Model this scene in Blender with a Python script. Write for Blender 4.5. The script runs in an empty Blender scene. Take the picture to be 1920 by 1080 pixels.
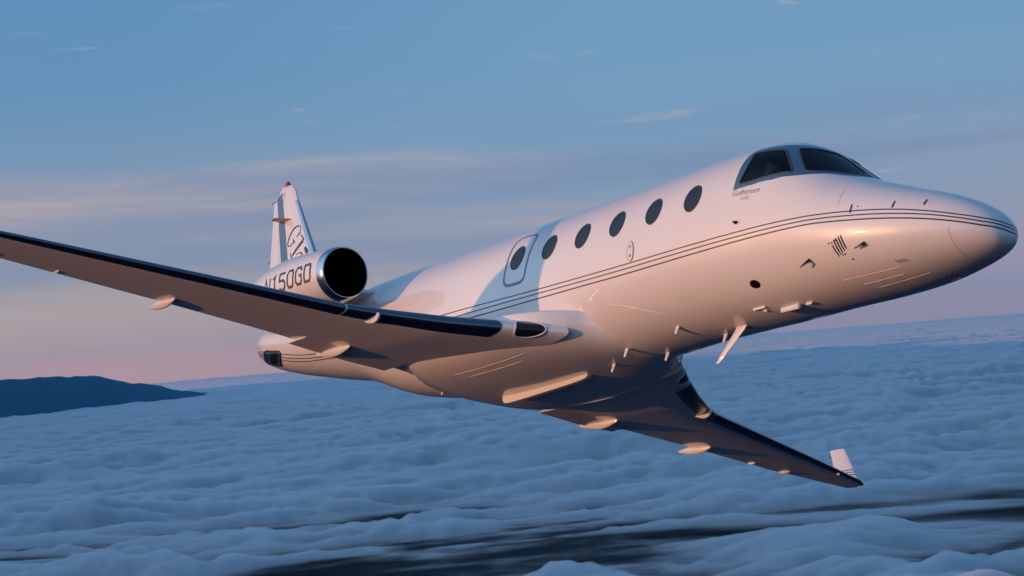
import bpy, bmesh, math, random
import numpy as np
from mathutils import Matrix, Vector
from mathutils.geometry import delaunay_2d_cdt

random.seed(4)
rng = np.random.default_rng(4)
scene = bpy.context.scene
COL = scene.collection

# ----------------------------------------------------------------------------
# frame of the aircraft in the world (x forward, y to port, z up in the aircraft)
# ----------------------------------------------------------------------------
AX = np.array([[0.5770914794626646, 0.7947027822855702, 0.1881832077968651],
               [-0.8093639085463336, 0.525758776304769, 0.26173989508883433],
               [0.10906645, -0.30335656, 0.94661466]])
JET_POS = np.array([5.140432522223728, 19.00235375062568, 1.4020229315252495])
CAM_ROWS = np.array([[0.5644190476377346, 0.8178422579805552, 0.11209451246595276],
                     [-0.18023083522644567, 0.2546051995752957, -0.9501015937165888],
                     [-0.8055730784337884, 0.5160525490785711, 0.2911044175072215]])

# ---------------- camera ----------------
cam_data = bpy.data.cameras.new('camera')
cam_data.sensor_width = 36.0
cam_data.lens = 3597.545 / 1920 * 36.0
cam_data.clip_start = 0.1
cam_data.clip_end = 400000
cam = bpy.data.objects.new('camera', cam_data)
COL.objects.link(cam)
right = AX @ CAM_ROWS[0]
down = AX @ CAM_ROWS[1]
fwd = AX @ CAM_ROWS[2]
m = Matrix.Identity(4)
for i in range(3):
    m[i][0], m[i][1], m[i][2] = right[i], -down[i], -fwd[i]
cam.matrix_world = m
scene.camera = cam

# ---------------- sun ----------------
SUN_AFT, SUN_BELOW = math.radians(27.0), math.radians(6.2)     # in the aircraft frame: aft of the right wing, below it
sun_jet = np.array([-math.sin(SUN_AFT) * math.cos(SUN_BELOW), -math.cos(SUN_AFT) * math.cos(SUN_BELOW), -math.sin(SUN_BELOW)])
sun_dir = AX @ sun_jet
sun_elev = math.asin(sun_dir[2])
sun_az = math.atan2(sun_dir[0], sun_dir[1])
sd = bpy.data.lights.new('sun', 'SUN')
sd.energy = 2.8
sd.color = (1.0, 0.425, 0.155)
sd.angle = math.radians(0.6)
sun = bpy.data.objects.new('sun', sd)
COL.objects.link(sun)
sun.rotation_euler = Vector(sun_dir).to_track_quat('Z', 'Y').to_euler()
sun.location = Vector(sun_dir) * 200

# ---------------- world ----------------
world = bpy.data.worlds.new('World')
scene.world = world
world.use_nodes = True
nt = world.node_tree
nt.nodes.clear()


class NB:
    """tiny node-building helper"""
    def __init__(self, tree):
        self.t = tree

    def n(self, typ, **kw):
        nd = self.t.nodes.new(typ)
        for k, v in kw.items():
            setattr(nd, k, v)
        return nd

    def put(self, sock, v):
        if isinstance(v, bpy.types.NodeSocket):
            self.t.links.new(v, sock)
        elif v is not None:
            sock.default_value = v

    def math(self, op, a, b=None, c=None, clamp=False):
        nd = self.n('ShaderNodeMath', operation=op, use_clamp=clamp)
        self.put(nd.inputs[0], a)
        self.put(nd.inputs[1], b)
        self.put(nd.inputs[2], c)
        return nd.outputs[0]

    def rng(self, v, a, b, c=0.0, d=1.0, smooth=True):
        nd = self.n('ShaderNodeMapRange', interpolation_type='SMOOTHSTEP' if smooth else 'LINEAR')
        self.put(nd.inputs[0], v)
        for i, x in enumerate((a, b, c, d)):
            self.put(nd.inputs[i + 1], x)
        return nd.outputs[0]

    def mix(self, f, a, b, mode='MIX'):
        nd = self.n('ShaderNodeMix', data_type='RGBA', blend_type=mode)
        self.put(nd.inputs[0], f)
        self.put(nd.inputs[6], a)
        self.put(nd.inputs[7], b)
        return nd.outputs[2]

    def noise(self, vec, scale, detail=4, rough=0.5, dist=0.0):
        nd = self.n('ShaderNodeTexNoise')
        self.put(nd.inputs['Vector'], vec)
        nd.inputs['Scale'].default_value = scale
        nd.inputs['Detail'].default_value = detail
        nd.inputs['Roughness'].default_value = rough
        nd.inputs['Distortion'].default_value = dist
        return nd.outputs[0]

    def comb(self, x, y, z):
        nd = self.n('ShaderNodeCombineXYZ')
        for i, v in enumerate((x, y, z)):
            self.put(nd.inputs[i], v)
        return nd.outputs[0]

    def ramp(self, f, stops, interp='EASE'):
        nd = self.n('ShaderNodeValToRGB')
        cr = nd.color_ramp
        cr.interpolation = interp
        while len(cr.elements) > 1:
            cr.elements.remove(cr.elements[-1])
        cr.elements[0].position = stops[0][0]
        cr.elements[0].color = (*stops[0][1], 1)
        for p, c in stops[1:]:
            e = cr.elements.new(p)
            e.color = (*c, 1)
        self.put(nd.inputs[0], f)
        return nd.outputs[0]


b = NB(nt)
tc = b.n('ShaderNodeTexCoord')
sep = b.n('ShaderNodeSeparateXYZ')
nt.links.new(tc.outputs['Generated'], sep.inputs[0])
X, Y, Z = sep.outputs
el = b.math('MULTIPLY', b.math('ARCSINE', Z), 180 / math.pi)            # degrees above the horizon
az = b.math('MULTIPLY', b.math('ARCTAN2', X, Y), 180 / math.pi)         # degrees right of the heading
sky = b.n('ShaderNodeTexSky', sky_type='NISHITA')
sky.sun_disc = False
sky.sun_elevation = max(sun_elev, math.radians(2))
sky.sun_rotation = sun_az
sky.altitude = 4000
sky.air_density = 1.0
sky.dust_density = 1.0
sky.ozone_density = 2.0
nish = b.mix(1.0, sky.outputs[0], (0.075, 0.075, 0.075, 1), 'MULTIPLY')
tf = b.rng(el, -3.0, 33.0, 0.0, 1.0, smooth=False)
P_ = lambda d: (d + 3.0) / 36.0
skyR = b.ramp(tf, [(0.0, (0.40, 0.27, 0.30)), (P_(0.2), (0.56, 0.35, 0.35)), (P_(1.4), (0.44, 0.355, 0.40)),
                    (P_(3.4), (0.31, 0.355, 0.465)), (P_(5.6), (0.215, 0.355, 0.53)), (P_(8.5), (0.19, 0.375, 0.565)),
                    (P_(13), (0.15, 0.33, 0.55)), (P_(20), (0.10, 0.25, 0.47)), (1.0, (0.06, 0.165, 0.36))], 'B_SPLINE')
skyL = b.ramp(tf, [(0.0, (0.62, 0.32, 0.26)), (P_(0.2), (1.0, 0.46, 0.29)), (P_(1.2), (0.58, 0.425, 0.345)),
                    (P_(3.0), (0.50, 0.415, 0.375)), (P_(4.6), (0.37, 0.375, 0.43)), (P_(6.4), (0.20, 0.335, 0.50)), (P_(8.8), (0.135, 0.305, 0.525)),
                    (P_(13), (0.12, 0.29, 0.52)), (P_(20), (0.09, 0.235, 0.45)), (1.0, (0.06, 0.165, 0.36))], 'B_SPLINE')
clear = b.mix(b.rng(az, 5.0, -13.0), skyR, skyL)
skycol = b.mix(0.92, nish, clear)
# thin layered cloud bands
warp = b.noise(b.comb(b.math('MULTIPLY', az, 0.05), b.math('MULTIPLY', el, 0.2), 0.0), 1.0, 3, 0.5)
elw = b.math('ADD', b.math('ADD', el, b.math('MULTIPLY', az, 0.03)), b.math('MULTIPLY', b.math('SUBTRACT', warp, 0.5), 1.6))
v1 = b.comb(b.math('MULTIPLY', az, 0.055), b.math('MULTIPLY', elw, 0.85), 3.7)
n1 = b.noise(v1, 1.0, 7, 0.56, 0.25)
m1 = b.math('MULTIPLY', b.rng(n1, 0.42, 0.66), b.math('MULTIPLY', b.rng(el, 1.2, 2.8), b.rng(el, 6.8, 5.0)))
m1 = b.math('MULTIPLY', m1, b.rng(az, 6.0, -9.0, 0.12, 1.0))
skycol = b.mix(b.math('MULTIPLY', m1, 0.95), skycol, (0.56, 0.44, 0.40, 1))
v2 = b.comb(b.math('MULTIPLY', az, 0.045), b.math('MULTIPLY', elw, 0.7), 11.3)
n2 = b.noise(v2, 1.0, 6, 0.52, 0.2)
m2 = b.math('MULTIPLY', b.rng(n2, 0.42, 0.66), b.math('MULTIPLY', b.rng(el, 2.0, 3.4), b.rng(el, 7.2, 5.2)))
skycol = b.mix(b.math('MULTIPLY', m2, 0.7), skycol, (0.205, 0.28, 0.435, 1))
# small bright wisps
v3 = b.comb(b.math('MULTIPLY', az, 0.30), b.math('MULTIPLY', elw, 2.0), 21.0)
n3 = b.noise(v3, 1.0, 6, 0.6, 0.4)
m3 = b.math('MULTIPLY', b.rng(n3, 0.60, 0.80), b.rng(el, 3.0, 4.5))
skycol = b.mix(b.math('MULTIPLY', m3, 0.5), skycol, (0.52, 0.49, 0.54, 1))
# the sky brightens round the low sun
vd = b.n('ShaderNodeVectorMath', operation='DOT_PRODUCT')
nt.links.new(tc.outputs['Generated'], vd.inputs[0])
vd.inputs[1].default_value = tuple(float(q) for q in sun_dir)
glow = b.rng(vd.outputs['Value'], 0.25, 1.0)
skycol = b.mix(glow, skycol, b.mix(b.rng(el, 1.0, 12.0), (0.62, 0.50, 0.46, 1), (0.62, 0.82, 1.12, 1)))
bg = b.n('ShaderNodeBackground')
nt.links.new(skycol, bg.inputs[0])
bg.inputs[1].default_value = 1.0
wo = b.n('ShaderNodeOutputWorld')
nt.links.new(bg.outputs[0], wo.inputs[0])
world.cycles.sampling_method = 'MANUAL'
world.cycles.sample_map_resolution = 512

# ---------------- picture settings ----------------
vs = scene.view_settings
scene.display_settings.display_device = 'sRGB'
vs.view_transform = 'Standard'
vs.look = 'None'
vs.exposure = 0.0
vs.gamma = 1.0
vs.use_curve_mapping = False
scene.render.engine = 'CYCLES'
cy = scene.cycles
cy.use_denoising = True
cy.max_bounces = 12
cy.diffuse_bounces = 4
cy.glossy_bounces = 4
cy.transmission_bounces = 6
cy.transparent_max_bounces = 12
cy.volume_bounces = 8
cy.sample_clamp_indirect = 8.0
cy.volume_step_rate = 1.0


# ----------------------------------------------------------------------------
# materials
# ----------------------------------------------------------------------------
def mat_base(name):
    mt = bpy.data.materials.new(name)
    mt.use_nodes = True
    t = mt.node_tree
    t.nodes.clear()
    out = t.nodes.new('ShaderNodeOutputMaterial')
    return mt, NB(t), out


def principled(name, col, rough=0.4, metal=0.0, coat=0.0, coat_rough=0.03, spec=0.5, bump=None, var=None):
    mt, nb, out = mat_base(name)
    p = nb.n('ShaderNodeBsdfPrincipled')
    p.inputs['Base Color'].default_value = (*col, 1)
    p.inputs['Roughness'].default_value = rough
    p.inputs['Metallic'].default_value = metal
    p.inputs['Coat Weight'].default_value = coat
    p.inputs['Coat Roughness'].default_value = coat_rough
    p.inputs['Specular IOR Level'].default_value = spec
    tc_ = nb.n('ShaderNodeTexCoord')
    if var:
        nz = nb.noise(tc_.outputs['Object'], var[0], 5, 0.6)
        c2 = tuple(max(0, c * (1 - var[1])) for c in col)
        nb.put(p.inputs['Base Color'], nb.mix(nb.rng(nz, 0.35, 0.7), (*col, 1), (*c2, 1)))
        nb.put(p.inputs['Roughness'], nb.rng(nz, 0.3, 0.7, rough * 0.85, rough * 1.2))
    if bump:
        nz = nb.noise(tc_.outputs['Object'], bump[0], 3, 0.5)
        bp = nb.n('ShaderNodeBump')
        bp.inputs['Strength'].default_value = bump[1]
        bp.inputs['Distance'].default_value = bump[2]
        nb.put(bp.inputs['Height'], nz)
        nb.put(p.inputs['Normal'], bp.outputs[0])
        nb.put(p.inputs['Coat Normal'], bp.outputs[0])
    nb.put(out.inputs[0], p.outputs[0])
    return mt


M = {}
M['paint'] = principled('cream white gloss paint', (0.80, 0.79, 0.77), 0.35, 0, 1.0, 0.03, 0.5, bump=(1.1, 0.05, 0.02), var=(0.9, 0.035))
M['surround'] = principled('slate blue gloss paint', (0.035, 0.10, 0.205), 0.35, 0, 0.8, 0.05)
M['stripe'] = principled('dark blue stripe paint', (0.018, 0.022, 0.045), 0.5, 0, 0.25, 0.15)
M['blue'] = principled('navy blue tail paint', (0.03, 0.065, 0.15), 0.35, 0, 0.8, 0.04)
M['metal'] = principled('polished aluminium', (0.62, 0.64, 0.68), 0.16, 1.0, bump=(3.0, 0.04, 0.01), var=(4, 0.1))
M['boot'] = principled('dark polished leading edge', (0.17, 0.20, 0.26), 0.26, 1.0, var=(3, 0.15))
M['black'] = principled('matt black', (0.004, 0.004, 0.005), 0.7, 0, 0, 0, 0.1)
M['darkmetal'] = principled('dark titanium', (0.10, 0.10, 0.11), 0.4, 1.0, var=(5, 0.2))
M['glass'] = principled('dark cabin glass', (0.010, 0.014, 0.028), 0.05, 0, 0.0, 0.0, 0.38)
M['rim'] = principled('window seal', (0.03, 0.035, 0.05), 0.5)
M['exit'] = principled('grey blue exit outline paint', (0.17, 0.215, 0.27), 0.4, 0, 0.5, 0.05)
M['seam'] = principled('panel gap', (0.34, 0.31, 0.28), 0.7)
M['tan'] = principled('tan grey lettering paint', (0.42, 0.34, 0.31), 0.4, 0, 0.5, 0.05)
M['red'] = principled('red beacon glass', (0.55, 0.07, 0.06), 0.15, 0, 0.5, 0.05)
M['white'] = principled('white plastic', (0.8, 0.78, 0.75), 0.35, 0, 0.3, 0.1)
M['interior'] = principled('cockpit lining', (0.035, 0.034, 0.036), 0.8)
M['liner'] = principled('grey headliner', (0.30, 0.26, 0.23), 0.8)
M['skin'] = principled('skin', (0.48, 0.27, 0.20), 0.5)
M['shirt'] = principled('dark shirt', (0.03, 0.032, 0.05), 0.8)
M['hair'] = principled('dark hair', (0.02, 0.014, 0.01), 0.6)
M['fan'] = principled('fan blade', (0.006, 0.006, 0.007), 0.6, 0.0, 0, 0, 0.1)
# tinted cockpit glass: see-through, reflecting at the glancing angle
mt, nb, out = mat_base('tinted cockpit glass')
tr = nb.n('ShaderNodeBsdfTransparent')
tr.inputs[0].default_value = (0.62, 0.70, 0.70, 1)
gl = nb.n('ShaderNodeBsdfGlossy')
gl.inputs['Roughness'].default_value = 0.03
fr = nb.n('ShaderNodeFresnel')
fr.inputs[0].default_value = 1.45
mx = nb.n('ShaderNodeMixShader')
nb.put(mx.inputs[0], nb.math('ADD', nb.math('MULTIPLY', fr.outputs[0], 0.6), 0.0))
nb.put(mx.inputs[1], tr.outputs[0])
nb.put(mx.inputs[2], gl.outputs[0])
nb.put(out.inputs[0], mx.outputs[0])
M['cockpit_glass'] = mt


# ----------------------------------------------------------------------------
# mesh helpers
# ----------------------------------------------------------------------------
def mobj(name, verts, faces, mat, parent=None, normals=None, smooth=True, mats=None, midx=None, label=None):
    me = bpy.data.meshes.new(name)
    me.from_pydata([tuple(map(float, v)) for v in verts], [], [tuple(map(int, f)) for f in faces])
    if mats:
        for k in mats:
            me.materials.append(M[k])
        if midx is not None:
            me.polygons.foreach_set('material_index', np.asarray(midx, dtype=np.int32))
    else:
        me.materials.append(M[mat])
    me.polygons.foreach_set('use_smooth', np.full(len(me.polygons), bool(smooth)))
    me.update()
    if normals is not None:
        me.normals_split_custom_set_from_vertices([tuple(map(float, v)) for v in normals])
    o = bpy.data.objects.new(name, me)
    COL.objects.link(o)
    if parent is not None:
        o.parent = parent
    if label:
        o['label'] = label
    return o


def fix_out(o, eps=False):
    bm = bmesh.new()
    bm.from_mesh(o.data)
    bmesh.ops.recalc_face_normals(bm, faces=bm.faces)
    bm.to_mesh(o.data)
    bm.free()
    return o


def sharp(o, deg=35):
    o.data.set_sharp_from_angle(angle=math.radians(deg))
    return o


def loft(sections, closed=True, cap0=True, cap1=True):
    n = len(sections[0])
    V = [p for s in sections for p in s]
    F = []
    for i in range(len(sections) - 1):
        for j in range(n if closed else n - 1):
            k = (j + 1) % n
            F.append((i * n + j, i * n + k, (i + 1) * n + k, (i + 1) * n + j))
    if closed and cap0:
        F.append(tuple(range(n))[::-1])
    if closed and cap1:
        F.append(tuple((len(sections) - 1) * n + j for j in range(n)))
    return V, F


def lofted(name, sections, mat, parent, cap=True, sharp_deg=40, **kw):
    V, F = loft(sections, True, cap, cap)
    o = mobj(name, V, F, mat, parent, **kw)
    fix_out(o)
    sharp(o, sharp_deg)
    return o


def pchip(xs, ys, x):
    xs = np.array(xs, float)
    ys = np.array(ys, float)
    x = np.clip(np.asarray(x, float), xs[0], xs[-1])
    h = np.diff(xs)
    d = np.diff(ys) / h
    mm = np.zeros(len(xs))
    for i in range(1, len(xs) - 1):
        if d[i - 1] * d[i] > 0:
            w1 = 2 * h[i] + h[i - 1]
            w2 = h[i] + 2 * h[i - 1]
            mm[i] = (w1 + w2) / (w1 / d[i - 1] + w2 / d[i])
    mm[0] = d[0]
    mm[-1] = d[-1]
    i = np.clip(np.searchsorted(xs, x) - 1, 0, len(h) - 1)
    t = (x - xs[i]) / h[i]
    return ((2 * t**3 - 3 * t**2 + 1) * ys[i] + (t**3 - 2 * t**2 + t) * h[i] * mm[i]
            + (-2 * t**3 + 3 * t**2) * ys[i + 1] + (t**3 - t**2) * h[i] * mm[i + 1])


# ----------------------------------------------------------------------------
# the fuselage as a surface: s = metres aft, th = angle round the section
# ----------------------------------------------------------------------------
S0 = 0.12
SK = [0, .04, .12, .25, .45, .7, 1.0, 1.3, 1.6, 1.9, 2.1, 2.35, 2.6, 2.85, 3.1, 3.4, 3.8, 4.5, 6, 8, 9.5, 11, 12.5, 14, 15.1, 15.75, 16.08, 16.24]
TK = [-.674, -.546, -.451, -.351, -.24, -.131, -.024, .09, .205, .344, .49, .676, .847, .962, 1.016, 1.038, 1.046, 1.035, 1.035, 1.035, 1.035, 1.03, 1.0, .97, .98, 1.0, .95, .80]
BK = [-.674, -.781, -.824, -.861, -.898, -.931, -.962, -.98, -.988, -.991, -.992, -.993, -.997, -1.003, -1.006, -1.005, -1.0, -1.0, -1.05, -1.04, -1.0, -.80, -.38, -.085, .14, .31, .45, .66]
HX = [0, .04, .12, .25, .45, .7, 1.0, 1.3, 1.6, 2, 2.5, 3, 3.6, 4.2, 4.7, 9.7, 11.2, 12.7, 14.2, 15.1, 15.75, 16.1, 16.24]
HY = [0, .15, .245, .339, .44, .536, .628, .695, .75, .81, .87, .912, .95, .967, .97, .97, .93, .8, .62, .52, .43, .30, .05]
NEXP = 2.15
qS, qH = np.sqrt(SK), np.sqrt(HX)


def dims(s):
    q = np.sqrt(np.maximum(np.asarray(s, float) - S0, 0))
    return pchip(qS, TK, q), pchip(qS, BK, q), pchip(qH, HY, q)


def fus(s, th):
    s, th = np.broadcast_arrays(np.asarray(s, float), np.asarray(th, float))
    T, B, w = dims(s)
    zc = (T + B) / 2
    h = (T - B) / 2
    c = np.cos(th)
    si = np.sin(th)
    y = w * np.sign(si) * np.abs(si) ** (2 / NEXP)
    z = zc + h * np.sign(c) * np.abs(c) ** (2 / NEXP)
    return np.stack([-s, y, z], -1)


def fnorm(s, th):
    e = 2e-3
    ds = fus(np.asarray(s) + e, th) - fus(np.maximum(np.asarray(s) - e, S0 + 1e-5), th)
    dt = fus(s, np.asarray(th) + e) - fus(s, np.asarray(th) - e)
    n = np.cross(ds, dt)
    n /= np.linalg.norm(n, axis=-1, keepdims=True) + 1e-12
    p = fus(s, th)
    T, B, w = dims(np.asarray(s))
    rad = np.stack([0 * p[..., 0], p[..., 1], p[..., 2] - (T + B) / 2], -1)
    sg = np.sign((n * rad).sum(-1, keepdims=True))
    sg[sg == 0] = 1
    return n * sg


def th_of_z(s, z, side=-1):
    T, B, w = dims(s)
    u = np.clip((z - (T + B) / 2) / ((T - B) / 2), -1, 1)
    a = np.arccos(np.sign(u) * np.abs(u) ** (NEXP / 2))
    return a * side            # starboard: negative y


def on_fus(s, z, off=0.0, side=-1):
    th = th_of_z(s, z, side)
    return fus(s, th) + off * fnorm(s, th)


# --- root of the jet ---
jet = bpy.data.objects.new('business_jet', None)
COL.objects.link(jet)
jm = Matrix.Identity(4)
for i in range(3):
    for j in range(3):
        jm[i][j] = AX[i][j]
    jm[i][3] = JET_POS[i]
jet.matrix_world = jm
jet['label'] = 'cream white twin engine business jet with thin blue stripes flying above the clouds'
jet['category'] = 'airplane'

# cockpit window outlines, (s, th) on the starboard side
TAU = 2 * math.pi
SURROUND = [(3.339, 4.919), (3.344, 5.022), (3.354, 5.16), (3.369, 5.3375), (3.383, 5.495), (3.37, 5.61), (3.27, 5.66), (3.096, 5.69),
            (2.962, 5.74), (2.844, 5.815), (2.764, 5.925), (2.69, 6.04), (2.645, 6.20), (2.635, TAU),
            (1.86, TAU), (1.865, 6.145), (1.935, 5.8053), (2.085, 5.6182), (2.249, 5.4114), (2.388, 5.2735), (2.512, 5.18), (2.779, 5.03), (3.047, 4.955)]
SIDEWIN = [(3.274, 5.0076), (3.265, 5.0421), (3.245, 5.18), (3.255, 5.3277), (3.295, 5.47), (3.285, 5.525), (3.2, 5.548), (3.076, 5.5592), (2.92, 5.5837),
           (2.85, 5.574), (2.81, 5.53), (2.705, 5.4212), (2.601, 5.3129), (2.547, 5.2489), (2.575, 5.222), (2.804, 5.0913), (3.037, 5.0126), (3.225, 4.985)]
WSHIELD = [(2.764, 5.7068), (2.69, 5.82), (2.622, 5.9431), (2.575, 6.0957), (2.555, 6.235), (2.30, 6.222), (2.10, 6.205), (1.945, 6.17),
           (1.942, 5.9874), (2.03, 5.8496), (2.131, 5.6674), (2.24, 5.5098), (2.385, 5.365), (2.43, 5.372), (2.542, 5.4901), (2.66, 5.61)]


def dense(poly, step=0.02, closed=True):
    out_ = []
    n = len(poly)
    for i in range(n if closed else n - 1):
        a = np.array(poly[i], float)
        c = np.array(poly[(i + 1) % n], float)
        k = max(1, int(np.linalg.norm(c - a) / step))
        for j in range(k):
            out_.append(tuple(a + (c - a) * j / k))
    if not closed:
        out_.append(tuple(poly[-1]))
    return out_


def rounded(poly, r=0.25, it=2):
    """Chaikin corner cutting of a closed outline"""
    for _ in range(it):
        q = []
        for i in range(len(poly)):
            a = np.array(poly[i], float)
            c = np.array(poly[(i + 1) % len(poly)], float)
            q += [tuple(a + (c - a) * r), tuple(a + (c - a) * (1 - r))]
        poly = q
    return poly


SIDEWIN = rounded(SIDEWIN, 0.25, 1)
WSHIELD = rounded(WSHIELD, 0.25, 1)
mirror_th = lambda L: [(s_, TAU - (t_ - TAU) - TAU if False else 2 * TAU - t_) for s_, t_ in L][::-1]


def inside(pt, poly):
    x, y = pt
    c = False
    n = len(poly)
    j = n - 1
    for i in range(n):
        xi, yi = poly[i]
        xj, yj = poly[j]
        if (yi > y) != (yj > y) and x < (xj - xi) * (y - yi) / (yj - yi) + xi:
            c = not c
        j = i
    return c


def cdt_fill(outer, holes, step, want):
    """triangulate a 2-D region; want(center) -> keep/material or None"""
    loops = [dense(outer, step)] + [dense(h_, step) for h_ in holes]
    V = []
    E = []
    for L in loops:
        b0 = len(V)
        V += L
        E += [(b0 + i, b0 + (i + 1) % len(L)) for i in range(len(L))]
    xs = [v[0] for v in loops[0]]
    ys = [v[1] for v in loops[0]]
    for x in np.arange(min(xs) + step, max(xs), step * 1.5):
        for y in np.arange(min(ys) + step, max(ys), step * 1.5):
            V.append((x + 0.001 * math.sin(y * 50), y))
    r = delaunay_2d_cdt([Vector(v) for v in V], E, [], 0, 1e-5)
    vv = [tuple(v) for v in r[0]]
    ff = []
    mi = []
    for f_ in r[2]:
        c = (sum(vv[i][0] for i in f_) / len(f_), sum(vv[i][1] for i in f_) / len(f_))
        w_ = want(c)
        if w_ is not None:
            ff.append(tuple(f_))
            mi.append(w_)
    return vv, ff, mi


# fuselage shell: regular grid + a triangulated cockpit region with the window openings left open
sg = np.concatenate([S0 + 1.2 * np.linspace(0.0, 1, 60)[1:] ** 2, np.arange(1.36, 4.2, 0.04), np.arange(4.2, 15.7, 0.12), np.linspace(15.72, 16.36, 26)])
sg = np.unique(np.round(sg, 5))
C0, C1 = 1.72, 3.48
i0 = int(np.argmin(abs(sg - C0)))
i1 = int(np.argmin(abs(sg - C1)))
C0, C1 = sg[i0], sg[i1]
NT = 192
tg = np.arange(NT) / NT * TAU + math.pi           # starts at the keel
TL, TR = 4.80, 2 * TAU - 4.80
j0 = int(np.argmin(abs(tg - TL)))
j1 = int(np.argmin(abs(tg - TR)))
TL, TR = tg[j0], tg[j1]
ST = [(s_, t_) for s_ in sg for t_ in tg]
F = []
MI = []
for i in range(len(sg) - 1):
    for j in range(NT):
        if i0 <= i < i1 and j0 <= j < j1:
            continue
        k = (j + 1) % NT
        F.append((i * NT + j, i * NT + k, (i + 1) * NT + k, (i + 1) * NT + j))
        MI.append(0)
ST.append((S0, math.pi))
tip = len(ST) - 1
for j in range(NT):
    F.append((tip, (j + 1) % NT, j))
    MI.append(0)
rim0 = [(C0, tg[j]) for j in range(j0, j1)] + [(sg[i], TR) for i in range(i0, i1)] + [(C1, tg[j]) for j in range(j1, j0, -1)] + [(sg[i], TL) for i in range(i1, i0, -1)]
surA, sideA, wsA = SURROUND, SIDEWIN, WSHIELD
# the surround runs across the centre line: one outline from starboard to port
sur_half = [p for p in SURROUND]
idx = [i for i, p in enumerate(SURROUND) if abs(p[1] - TAU) < 1e-6]
up_part = SURROUND[:idx[0] + 1]
low_part = SURROUND[idx[1]:]
surA = up_part + mirror_th(up_part)[1:] + mirror_th(low_part)[:] + low_part[1:]
# order: starboard upper edge -> centre -> port upper edge -> port lower edge -> centre -> starboard lower edge
surA = up_part + [(s_, 2 * TAU - t_) for s_, t_ in up_part[::-1][1:]] + [(s_, 2 * TAU - t_) for s_, t_ in low_part[::-1]] + low_part[1:]
holes = [SIDEWIN, WSHIELD, mirror_th(SIDEWIN), mirror_th(WSHIELD)]


def want(c):
    for h_ in holes:
        if inside(c, h_):
            return None
    return 1 if inside(c, surA) else 0


loops_edge = 0.05
vv, ff, mi = cdt_fill(rim0, [surA] + holes, 0.05, want)
base = len(ST)
ST += vv
F += [tuple(base + i for i in f_) for f_ in ff]
MI += mi
ST = np.array(ST)
V = fus(ST[:, 0], ST[:, 1])
N = fnorm(ST[:, 0], ST[:, 1])
N[tip] = (1, 0, 0)
fuselage = mobj('fuselage', V, F, None, jet, normals=None, mats=['paint', 'surround'], midx=MI)
bm = bmesh.new()
bm.from_mesh(fuselage.data)
bmesh.ops.recalc_face_normals(bm, faces=bm.faces)
bm.to_mesh(fuselage.data)
bm.free()
fuselage.data.normals_split_custom_set_from_vertices([tuple(map(float, v)) for v in N])


def patch(name, outline, mat, parent, off=0.003, step=0.03, domain='fus', thick=True, label=None, hole=None):
    """flat-drawn outline (s, th) laid on the fuselage skin, with a small edge down to the skin"""
    vv, ff, mi = cdt_fill(outline, [hole] if hole else [], step, lambda c: 0 if inside(c, outline) and not (hole and inside(c, hole)) else None)
    vv = np.array(vv)
    n_ = fnorm(vv[:, 0], vv[:, 1])
    p_ = fus(vv[:, 0], vv[:, 1]) + off * n_
    o = mobj(name, p_, ff, mat, parent, label=label)
    fix_dir(o, n_)
    o.data.normals_split_custom_set_from_vertices([tuple(map(float, v)) for v in n_])
    return o


def fix_dir(o, n_):
    bm = bmesh.new()
    bm.from_mesh(o.data)
    bm.verts.ensure_lookup_table()
    fl = []
    for f_ in bm.faces:
        f_.normal_update()
        k = f_.verts[0].index
        if f_.normal.dot(Vector(n_[k])) < 0:
            fl.append(f_)
    bmesh.ops.reverse_faces(bm, faces=fl)
    bm.to_mesh(o.data)
    bm.free()


def ring(name, outline, width, mat, parent, off=0.006, closed=True, fn=fus, nf=fnorm, label=None):
    """a raised band of the given width (metres) following an outline on the skin"""
    L = dense(outline, 0.03, closed)
    st = np.array(L)
    P = fn(st[:, 0], st[:, 1])
    Nn = nf(st[:, 0], st[:, 1])
    n = len(P)
    if closed:
        tan = np.roll(P, -1, 0) - np.roll(P, 1, 0)
    else:
        tan = np.gradient(P, axis=0)
    tan /= np.linalg.norm(tan, axis=1, keepdims=True) + 1e-9
    bi = np.cross(Nn, tan)
    bi /= np.linalg.norm(bi, axis=1, keepdims=True) + 1e-9
    w = np.asarray(width) if np.ndim(width) == 0 else np.asarray(width)
    a = P + bi * (w / 2) + Nn * (-0.002)
    b_ = P + bi * (w / 2 * 0.8) + Nn * off
    c = P - bi * (w / 2 * 0.8) + Nn * off
    d = P - bi * (w / 2) + Nn * (-0.002)
    secs = [[a[i], b_[i], c[i], d[i]] for i in range(n)]
    Vv = [p for s_ in secs for p in s_]
    Ff = []
    for i in range(n if closed else n - 1):
        k = (i + 1) % n
        for j in range(3):
            Ff.append((i * 4 + j, i * 4 + j + 1, k * 4 + j + 1, k * 4 + j))
    o = mobj(name, Vv, Ff, mat, parent, label=label)
    nn = np.repeat(Nn, 4, 0)
    fix_dir(o, nn)
    if off < 0.0025:
        o.data.normals_split_custom_set_from_vertices([tuple(map(float, v)) for v in nn])
    return o


# cockpit glazing
for sgn, tagl in ((0, 'right'), (1, 'left')):
    for nm, ol in (('cockpit_side_window', SIDEWIN), ('windshield', WSHIELD)):
        o_ = mirror_th(ol) if sgn else ol
        g = patch(nm, o_, 'cockpit_glass', jet, off=-0.004, step=0.04)
        ring('window_seal', o_, 0.026, 'rim', g, off=0.004)

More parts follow.
